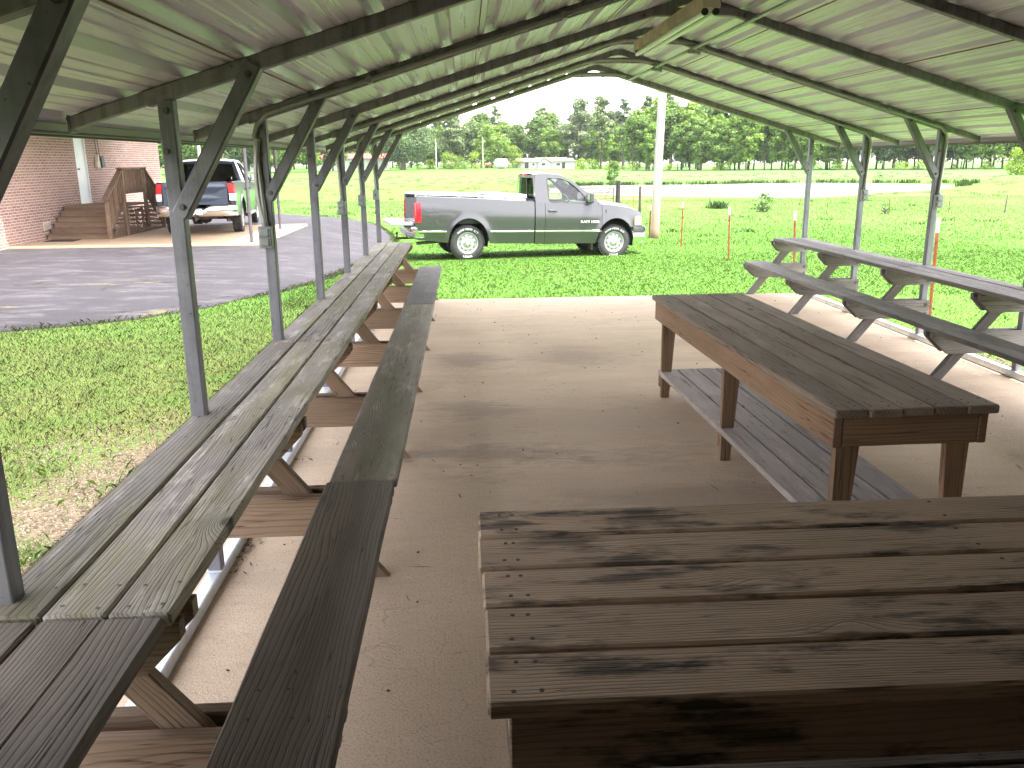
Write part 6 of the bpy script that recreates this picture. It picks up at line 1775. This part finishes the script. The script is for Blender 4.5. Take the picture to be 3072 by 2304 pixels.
# small horse
def horse(x, y, rz, lb):
    me = bpy.data.meshes.new("horse"); bm = bmesh.new()
    J = {}
    def v(n, p, r): J[n] = (bm.verts.new(p), r)
    v("rump", (-0.62, 0, 1.18), .25); v("hip", (-0.45, 0, 1.15), .30); v("belly", (0.0, 0, 1.10), .31); v("chest", (0.45, 0, 1.13), .30); v("neck0", (0.70, 0, 1.25), .20)
    v("neck1", (0.95, 0, 1.10), .14); v("poll", (1.15, 0, 0.86), .11); v("face", (1.26, 0, 0.60), .09); v("muzzle", (1.32, 0, 0.42), .07); v("tail", (-0.85, 0, 0.95), .05); v("tail2", (-0.92, 0, 0.55), .05)
    ch = [("rump","hip"),("hip","belly"),("belly","chest"),("chest","neck0"),("neck0","neck1"),("neck1","poll"),("poll","face"),("face","muzzle"),("rump","tail"),("tail","tail2")]
    for s in (-1, 1):
        dx = 0.08 * s
        v(f"st{s}", (-0.50 + dx, .16*s, .80), .15); v(f"hk{s}", (-0.62 + dx, .16*s, .48), .075); v(f"hf{s}", (-0.54 + dx, .16*s, .06), .055)
        v(f"el{s}", (0.46 - dx, .15*s, .80), .12); v(f"kn{s}", (0.50 - dx, .15*s, .46), .07); v(f"ff{s}", (0.47 - dx, .15*s, .06), .055); v(f"ear{s}", (1.10, .06*s, 1.02), .03)
        ch += [("hip", f"st{s}"), (f"st{s}", f"hk{s}"), (f"hk{s}", f"hf{s}"), ("chest", f"el{s}"), (f"el{s}", f"kn{s}"), (f"kn{s}", f"ff{s}"), ("poll", f"ear{s}")]
    for a, b in ch: bm.edges.new((J[a][0], J[b][0]))
    bm.verts.index_update(); names = list(J)
    bm.to_mesh(me); bm.free()
    o = mesh_obj("horse", me, plain("chestnut_coat", (0.23, 0.105, 0.045), 0.7, 0, 0.2, 3)); 
    mod = o.modifiers.new("skin", 'SKIN'); sk = me.skin_vertices[0].data
    for i, n in enumerate(names): sk[i].radius = (J[n][1],) * 2; sk[i].use_root = (n == "belly")
    o.modifiers.new("sub", 'SUBSURF').render_levels = 1
    o.location = (x, y, g1(x, y)); o.rotation_euler = (0, 0, rz); tag(o, lb, "horse")
horse(5.6, 215, 0.15, "chestnut brown horse grazing in front of the far wood")
# utility poles
wpm = NT("weathered_pole_wood"); c = wpm.coord(); s_ = wpm.sep(c)
pc = wpm.mix(wpm.maprange(wpm.noise(wpm.vmul(c, (30, 30, 1.2)), 1.0, 4.0), 0.35, 0.7), (0.40, 0.385, 0.365), (0.24, 0.215, 0.19))
pc = wpm.mix(wpm.maprange(s_[2], 1.7, 0.5, 0.0, 0.6), pc, (0.36, 0.17, 0.075))
pc = wpm.mix(wpm.maprange(s_[2], 0.30, 0.05, 0.0, 0.85), pc, (0.07, 0.045, 0.03)); wpm.set(color=pc, rough=0.9); wpm.bump(wpm.noise(wpm.vmul(c, (60, 60, 2)), 1.0, 3.0), 0.4, 0.01)
def pole(x, y, h, r, lb, lean=0.0, arm=True):
    e = empty("utility_pole", (x, y, g1(x, y))); tag(e, lb, "utility pole")
    m = MB(); m.tube([(0, 0, -0.4), (lean * .3, 0, h * .3), (lean * .6, 0, h * .6), (lean, 0, h)], [r, r * .93, r * .84, r * .7], 16); m.build("pole_shaft", wpm.mat, e)
    if arm:
        m = MB(); m.cbox((lean - 1.1, -0.16, h - 0.6), (lean + 1.1, -0.06, h - 0.48), 0.01); m.build("crossarm", wpm.mat, e)
pole(5.94, 27.1, 8.6, 0.140, "weathered wooden utility pole by the fence right of the silver pickup", 0.22)
pole(-17.6, 60.0, 6.6, 0.12, "pale utility pole seen through the first left post and its brace", 0, True)
pole(-6.5, 205, 7.0, 0.16, "thin far pole standing under the big oak's right side", 0, False)
pole(4.4, 210, 7.5, 0.15, "thin far pole standing right of the dark pine", 0, False)

# ------------------------------------------------------------------ fence stakes, gate
rust = plain("rusty_red_stake", (0.20, 0.045, 0.022), 0.8, 0, 0.4, 14)
rust2 = plain("brown_rusty_stake", (0.14, 0.06, 0.035), 0.85, 0, 0.4, 14)
tip = plain("white_stake_tip", (0.72, 0.72, 0.70), 0.6)
def tpost(x, y, h, lb, mat, lean=(0, 0), white=True, grp="steel stakes of the pasture fence"):
    e = empty("fence_stake", (x, y, g1(x, y))); tag(e, lb, "fence stake", grp)
    R = Matrix.Rotation(lean[0], 3, 'Y') @ Matrix.Rotation(lean[1], 3, 'X')
    def blk(name, z0, z1, mt):
        m = MB()
        m.bbox((-0.02, -0.003, z0), (0.02, 0.003, z1)); m.bbox((-0.003, 0.0031, z0), (0.003, 0.032, z1))
        if name == "shaft":
            for k in range(int((z1 - 0.1) / 0.055)): m.bbox((-0.006, -0.0075, 0.1 + k * 0.055), (0.006, -0.0031, 0.125 + k * 0.055))
        m.v = [tuple(R @ Vector(p)) for p in m.v]; m.build(name, mt, e)
    if white: blk("shaft", -0.2, h - 0.17, mat); blk("white_tip", h - 0.169, h, tip)
    else: blk("shaft", -0.2, h, mat)
tpost(5.79, 27.15, 1.02, "red stake with white tip directly left of the utility pole", rust, (0.02, 0))
tpost(5.88, 23.4, 1.22, "red stake with white tip right of the utility pole, standing alone", rust, (0.01, 0))
tpost(5.91, 19.15, 1.16, "red stake with white tip and white clip behind the serving table's far end", rust, (-0.03, 0))
tpost(5.98, 15.4, 1.12, "red white-tipped stake beside the farthest right post", rust, (-0.05, 0))
tpost(5.55, 9.9, 1.15, "nearest red stake, seen under the right picnic table", rust, (-0.02, 0))
for x, y, ln, hh, lb in ((12.87, 45.7, 0.10, 0.75, "leaning brown stake in the grass tuft before the pond"), (17.09, 44.0, 0.16, 0.62, "leaning brown stake behind the low bush"), (16.68, 39.5, 0.05, 0.72, "brown stake left of the second right post in the pasture"),
                    (19.27, 38.8, 0.01, 0.7, "brown stake rising from the thin weed"), (22.02, 38.7, 0.04, 0.7, "brown stake right of the weed near the outlet post")):
    tpost(x, y, hh, lb, rust2, (ln, 0), False)
m = MB(); m.tube([(0, 0, -0.3), (0.02, 0, 0.4), (0.05, 0.02, 0.8)], [0.045, 0.04, 0.03], 8); o = m.build("fence_post", bark); o.location = (24.3, 38.1, g1(24.3, 38.1)); tag(o, "thin grey wooden fence post at the right edge of the pasture", "fence post")
m = MB(); m.tube([(0, 0, -0.3), (0, 0, 1.4)], [0.07, 0.06], 8); o = m.build("fence_post", pbark); o.location = (7.35, 36.5, g1(7.35, 36.5)); tag(o, "thin dark fence post half hidden behind the utility pole", "fence post")
tpost(7.0, 36.2, 0.0 + 1.0, "red stake right of the dark gate post", rust, (0, 0), False)
tpost(1.05, 33.5, 0.95, "rusty stake behind the cab of the silver pickup", rust2, (0, 0), False)
tpost(-2.1, 34.0, 0.75, "rusty stake behind the bed of the silver pickup", rust2, (0, 0), False)
gdark = plain("creosoted_post", (0.03, 0.024, 0.022), 0.9, 0, 0.3, 10)
m = MB(); m.tube([(0, 0, -0.4), (0.0, 0, 0.7), (0.02, 0, 1.62)], [0.115, 0.105, 0.10], 14); o = m.build("gate_post", gdark); o.location = (6.75, 38.5, g1(6.75, 38.5)); tag(o, "stout dark wooden gate post beside the pipe gate", "gate post")
e = empty("pipe_gate", (4.75, 38.6, g1(4.75, 38.6)), 0.0); tag(e, "rusty pipe gate with diagonal braces behind the hood of the silver pickup", "gate")
gp = plain("rusty_pipe", (0.17, 0.10, 0.07), 0.7, 0.3, 0.4, 8); gs = plain("galvanised_pipe", (0.5, 0.5, 0.5), 0.4, 0.4)
for z in (0.28, 0.56, 0.84, 1.12, 1.30)[1:]:
    m = MB(); m.tube([(-1.75, 0, z), (1.80, 0, z)], 0.026, 8); m.build("rail", gp, e)
for x in (-1.78, 1.82):
    m = MB(); m.tube([(x, 0, 0.3), (x, 0, 1.32)], 0.026, 8); m.build("stile", gp, e)
for a, b, mt in (((-0.9, 0.56), (-0.45, 1.28), gp), ((-0.20, 0.56), (-0.25, 1.28), gs), ((0.55, 0.56), (-0.15, 1.28), gs), ((1.30, 0.56), (1.65, 1.28), gp)):
    m = MB(); m.tube([(a[0], -0.03, a[1]), (b[0], -0.03, b[1])], 0.02, 8); m.build("brace", mt, e)

# ------------------------------------------------------------------ grass, gravel, litter (uncountable)
grass_mat = leaf_mat("lawn_blades", (0.0363, 0.0837, 0.0203), (0.0678, 0.1350, 0.0284), (0.1090, 0.1823, 0.0486), 0.3)
lawn_mat = leaf_mat("near_lawn_blades", (0.0162, 0.0237, 0.0076), (0.0280, 0.0376, 0.0111), (0.0458, 0.0512, 0.0176), 0.3)
front_mat = leaf_mat("front_lawn_blades", (0.0295, 0.0527, 0.0102), (0.0416, 0.0688, 0.0125), (0.0569, 0.0834, 0.0166), 0.35)  # brighter green than the left lawn, set in the blade colour
dry_mat = leaf_mat("dry_lawn_blades", (0.0479, 0.0354, 0.0183), (0.0394, 0.0379, 0.0146), (0.0648, 0.0530, 0.0255), 0.3)
def blades(name, pts, hgt, wid, mat, rng, lean=0.6):
    n = len(pts)
    a = rng.uniform(0, 2 * PI, n); d = np.stack([np.cos(a), np.sin(a)], 1); b = rng.uniform(0, 2 * PI, n); l = np.stack([np.cos(b), np.sin(b)], 1) * lean
    h = hgt * rng.uniform(0.5, 1.3, n); w = wid * rng.uniform(0.7, 1.3, n)
    z = G(pts[:, 0], pts[:, 1])
    base = np.stack([pts[:, 0], pts[:, 1], z - 0.006], 1)
    off = np.stack([d[:, 0] * w, d[:, 1] * w, np.zeros(n)], 1)
    mid = base + np.stack([l[:, 0] * h * .35, l[:, 1] * h * .35, h * 0.62], 1)
    top = base + np.stack([l[:, 0] * h * 1.0, l[:, 1] * h * 1.0, h * rng.uniform(0.75, 1.0, n)], 1)
    V = np.stack([base - off, base + off, mid + off * .7, top, mid - off * .7], 1).reshape(-1, 3)
    F = (np.arange(n) * 5)[:, None] + np.array([[0, 1, 2, 3, 4]])
    o = raw_mesh(name, V, F, mat); tag(o, kind="stuff"); return o
def scatter(x0, x1, y0, y1, dens, rng):
    n = int((x1 - x0) * (y1 - y0) * dens)
    return np.stack([rng.uniform(x0, x1, n), rng.uniform(y0, y1, n)], 1)
def lump(p, s, seed=0):
    return 0.5 + 0.25 * (np.sin(p[:, 0] * 3.1 * s + 1.3 + seed) + np.sin(p[:, 1] * 2.7 * s + p[:, 0] * 1.9 * s + seed) + np.sin((p[:, 0] - p[:, 1]) * 4.3 * s)) * 0.9
# left lawn
p = scatter(-6.2, -1.28, 0.6, 16.5, 6500, RNG); p = p[RNG.random(len(p)) < np.clip(5.0 / np.maximum(p[:, 1], 1), 0.3, 1)]
d = poly_sd(p[:, 0], p[:, 1], np.array(ASPH)); p = p[d > -0.02 - 0.05 * RNG.random(len(d))]
bare = sstep(-3.2, -2.1, p[:, 0] + 0.9 * (lump(p, 0.8) - .5)) * sstep(6.6, 5.0, p[:, 1] + 0.8 * (lump(p, 0.6, 2) - .5))
p = p[RNG.random(len(p)) > np.clip(bare * 1.12, 0, 0.99)]
dryp = np.clip(sstep(-5.2, -2.6, p[:, 0]) * sstep(11, 6.5, p[:, 1]) * 1.7 * np.clip(lump(p, 0.9, 1), 0.3, 1), 0, 0.88)
isd = RNG.random(len(p)) < dryp
blades("lawn_grass", p[~isd], 0.038, 0.0015, lawn_mat, RNG, 0.75)
blades("dry_grass", p[isd], 0.03, 0.0015, dry_mat, RNG, 0.9)
# ragged fringe creeping over the asphalt edge
seg = np.array([q for q in ASPH[4:20]]); fr = []
for i in range(len(seg) - 1):
    L_ = np.hypot(*(seg[i+1] - seg[i])); k = int(L_ * 420)
    f = RNG.random((k, 1)); fr.append(seg[i] * (1 - f) + seg[i+1] * f + RNG.normal(0, 0.07, (k, 2)))
fr = np.concatenate(fr); fr = fr[lump(fr, 0.7, 5) > RNG.random(len(fr)) * 0.55]
o = blades("edge_grass", fr, 0.06, 0.0018, lawn_mat, RNG, 1.0); o.location.z = 0.012
# front lawn up to and around the silver pickup
p = scatter(-2.6, 14, 11.1, 36, 1000, RNG); p = p[RNG.random(len(p)) < np.clip(1 - (p[:, 1] - 17) / 19, 0.0, 1)]
d = poly_sd(p[:, 0], p[:, 1], np.array(ASPH)); p = p[d > -0.03]
p = p[(p[:, 1] > 11.25 + 0.25 * RNG.random(len(p)) ** 2)]
p = p[np.abs(p[:, 0]) < 1.5 + p[:, 1] * 0.62]
blades("front_lawn_grass", p, 0.042, 0.0026, front_mat, RNG, 1.05)
p = scatter(4.75, 20, 2.5, 34, 560, RNG); p = p[RNG.random(len(p)) < np.clip(1 - (p[:, 1] - 14) / 20, 0.0, 1)]; p = p[~((p[:, 0] < 14) & (p[:, 1] > 11.2) & (np.abs(p[:, 0]) < 1.5 + p[:, 1] * 0.62))]; p = p[RNG.random(len(p)) < sstep(4.7, 5.3, p[:, 0] + 0.2 * lump(p, 2))]
blades("right_lawn_grass", p, 0.042, 0.0028, front_mat, RNG, 1.05)
# pasture tussocks farther out
p = scatter(-40, 60, 24, 56, 30, RNG); d = poly_sd(p[:, 0], p[:, 1], np.array(ASPH)); p = p[(d > 0.1) & (poly_sd(p[:, 0], p[:, 1], POND) > 2.5)]
blades("pasture_grass", p, 0.07, 0.012, grass_mat, RNG, 0.8)
tuss = leaf_mat("tussock_blades", (0.022, 0.045, 0.012), (0.038, 0.066, 0.016), (0.060, 0.085, 0.025), 0.2)
cen = scatter(-45, 70, 26, 140, 0.055, RNG); cen = cen[(poly_sd(cen[:, 0], cen[:, 1], POND) > 1.5) & (poly_sd(cen[:, 0], cen[:, 1], np.array(ASPH)) > 0.5)]
pp = np.concatenate([c + RNG.normal(0, 1, (26, 2)) * np.array([0.28, 0.16]) * RNG.uniform(0.5, 1.4) for c in cen])
blades("tussock_grass", pp, 0.14, 0.016, tuss, RNG, 0.7)
# reeds on the far bank of the pond and the tuft by the leaning stake
n = 9000; ii = RNG.integers(0, len(POND), n); f = RNG.random(n)[:, None]
q = POND[ii] * (1 - f) + POND[(ii + 1) % len(POND)] * f; cc = POND.mean(0); q = cc + (q - cc) * RNG.uniform(1.022, 1.06, (n, 1))
q = q[(q[:, 1] > 74) & (lump(q, 0.35, 3) > 0.30)]
blades("bank_reeds", q, 0.42, 0.03, tuss, RNG, 0.4)
q = np.array([13.3, 45.4]) + RNG.normal(0, 0.22, (220, 2)); blades("grass_tuft", q, 0.42, 0.016, tuss, RNG, 0.5)
q = np.array([-2.2, 3.95]) + RNG.normal(0, 0.10, (420, 2)); q = np.concatenate([q, np.array([-2.75, 5.2]) + RNG.normal(0, 0.22, (700, 2)), np.array([-2.0, 4.9]) + RNG.normal(0, 0.25, (500, 2))]); blades("green_tufts", q, 0.055, 0.002, grass_mat, RNG, 0.9)
# gravel
def pebbles(name, pts, size, mats, rng, zoff=0.0, onslab=False):
    n = len(pts); oct_ = np.array([(1,0,0),(0,1,0),(-1,0,0),(0,-1,0),(0,0,.6),(0,0,-.6)], float)
    s = size * rng.uniform(0.5, 1.5, (n, 1, 1)) * rng.uniform(0.7, 1.3, (n, 1, 3)); a = rng.uniform(0, 6.28, n)
    v = oct_[None] * s; ca, sa = np.cos(a)[:, None], np.sin(a)[:, None]
    x = v[:, :, 0] * ca - v[:, :, 1] * sa; y = v[:, :, 0] * sa + v[:, :, 1] * ca
    z = (np.zeros(n) if onslab else G(pts[:, 0], pts[:, 1])) + zoff
    V = np.stack([x + pts[:, :1], y + pts[:, 1:2], v[:, :, 2] + z[:, None]], 2).reshape(-1, 3)
    fo = np.array([(0,1,4),(1,2,4),(2,3,4),(3,0,4),(1,0,5),(2,1,5),(3,2,5),(0,3,5)])
    F = ((np.arange(n) * 6)[:, None, None] + fo[None]).reshape(-1, 3)
    o = raw_mesh(name, V, F, mats); tag(o, kind="stuff"); return o
def island_mat(name, stops, rough=0.9):
    t = NT(name); g = t.n("ShaderNodeNewGeometry"); t.set(color=t.ramp(g.outputs["Random Per Island"], stops), rough=rough); return t.mat
grm = island_mat("tan_gravel", [(0.0, (0.0403, 0.0258, 0.0145)), (0.4, (0.0874, 0.0608, 0.0370)), (0.8, (0.1277, 0.0973, 0.0660)), (1.0, (0.1680, 0.1398, 0.1056))])
p = scatter(-3.8, -1.28, 1.6, 6.8, 3200, RNG)
bare = sstep(-3.4, -2.1, p[:, 0] + 0.9 * (lump(p, 0.8) - .5)) * sstep(6.8, 5.0, p[:, 1] + 0.8 * (lump(p, 0.6, 2) - .5)); p = p[RNG.random(len(p)) < bare]
pebbles("gravel", p, 0.009, grm, RNG)
p = scatter(4.53, 5.1, 2.5, 8.8, 1800, RNG); p = p[RNG.random(len(p)) < sstep(5.15, 4.6, p[:, 0])]
pebbles("rail_gravel", p, 0.014, grm, RNG)
# litter along the rails and grit on the slab
lit = island_mat("dead_leaf_litter", [(0.0, (0.05, 0.032, 0.02)), (0.6, (0.12, 0.075, 0.045)), (1.0, (0.22, 0.16, 0.10))])
n = 900; x = XL + 0.035 + np.abs(RNG.normal(0, 0.05, n)); y = RNG.uniform(0.5, 10.8, n); keep = lump(np.stack([x * 0, y], 1), 1.1, 2) > 0.5
x, y = x[keep], y[keep]; n = len(x)
P3 = np.stack([x, y, 0.004 + 0.012 * RNG.random(n)], 1); V, F = leaf_quads(P3, np.tile([0, 0, 1.0], (n, 1)), 0.035, RNG, 0.25); tag(raw_mesh("leaf_litter", V, F, lit), kind="stuff")
p = scatter(-0.9, 4.2, 0.6, 10.9, 5.0, RNG); pebbles("slab_grit", p, 0.006, lit, RNG, 0.003, True)
n = 46; P3 = np.stack([RNG.uniform(-0.3, 4.0, n), RNG.uniform(1.5, 10.8, n), np.full(n, 0.004)], 1); V, F = leaf_quads(P3, np.tile([0, 0, 4.0], (n, 1)), 0.11, RNG, 0.07); tag(raw_mesh("pine_straw", V, F, lit), kind="stuff")
n = 2600; P3 = np.stack([RNG.uniform(-0.6, 4.4, n), 11.10 + np.abs(RNG.normal(0, 0.09, n)), np.full(n, -0.105) + 0.03 * RNG.random(n)], 1); V, F = leaf_quads(P3, np.tile([0, 0, 1.0], (n, 1)), 0.04, RNG, 0.4); tag(raw_mesh("edge_litter", V, F, lit), kind="stuff")

# ------------------------------------------------------------------ summer haze over the fields
m = MB(); m.bbox((-700, -60.5, -4.0), (700, 450, 32.0))
hz_m = bpy.data.materials.new("haze_air"); hz_m.use_nodes = True; nt = hz_m.node_tree; nt.nodes.clear()
ou = nt.nodes.new("ShaderNodeOutputMaterial"); pv = nt.nodes.new("ShaderNodeVolumePrincipled")
pv.inputs["Color"].default_value = (0.92, 0.96, 1.0, 1); pv.inputs["Density"].default_value = 0.00010
nt.links.new(pv.outputs[0], ou.inputs["Volume"])
tag(m.build("haze", hz_m), kind="stuff")
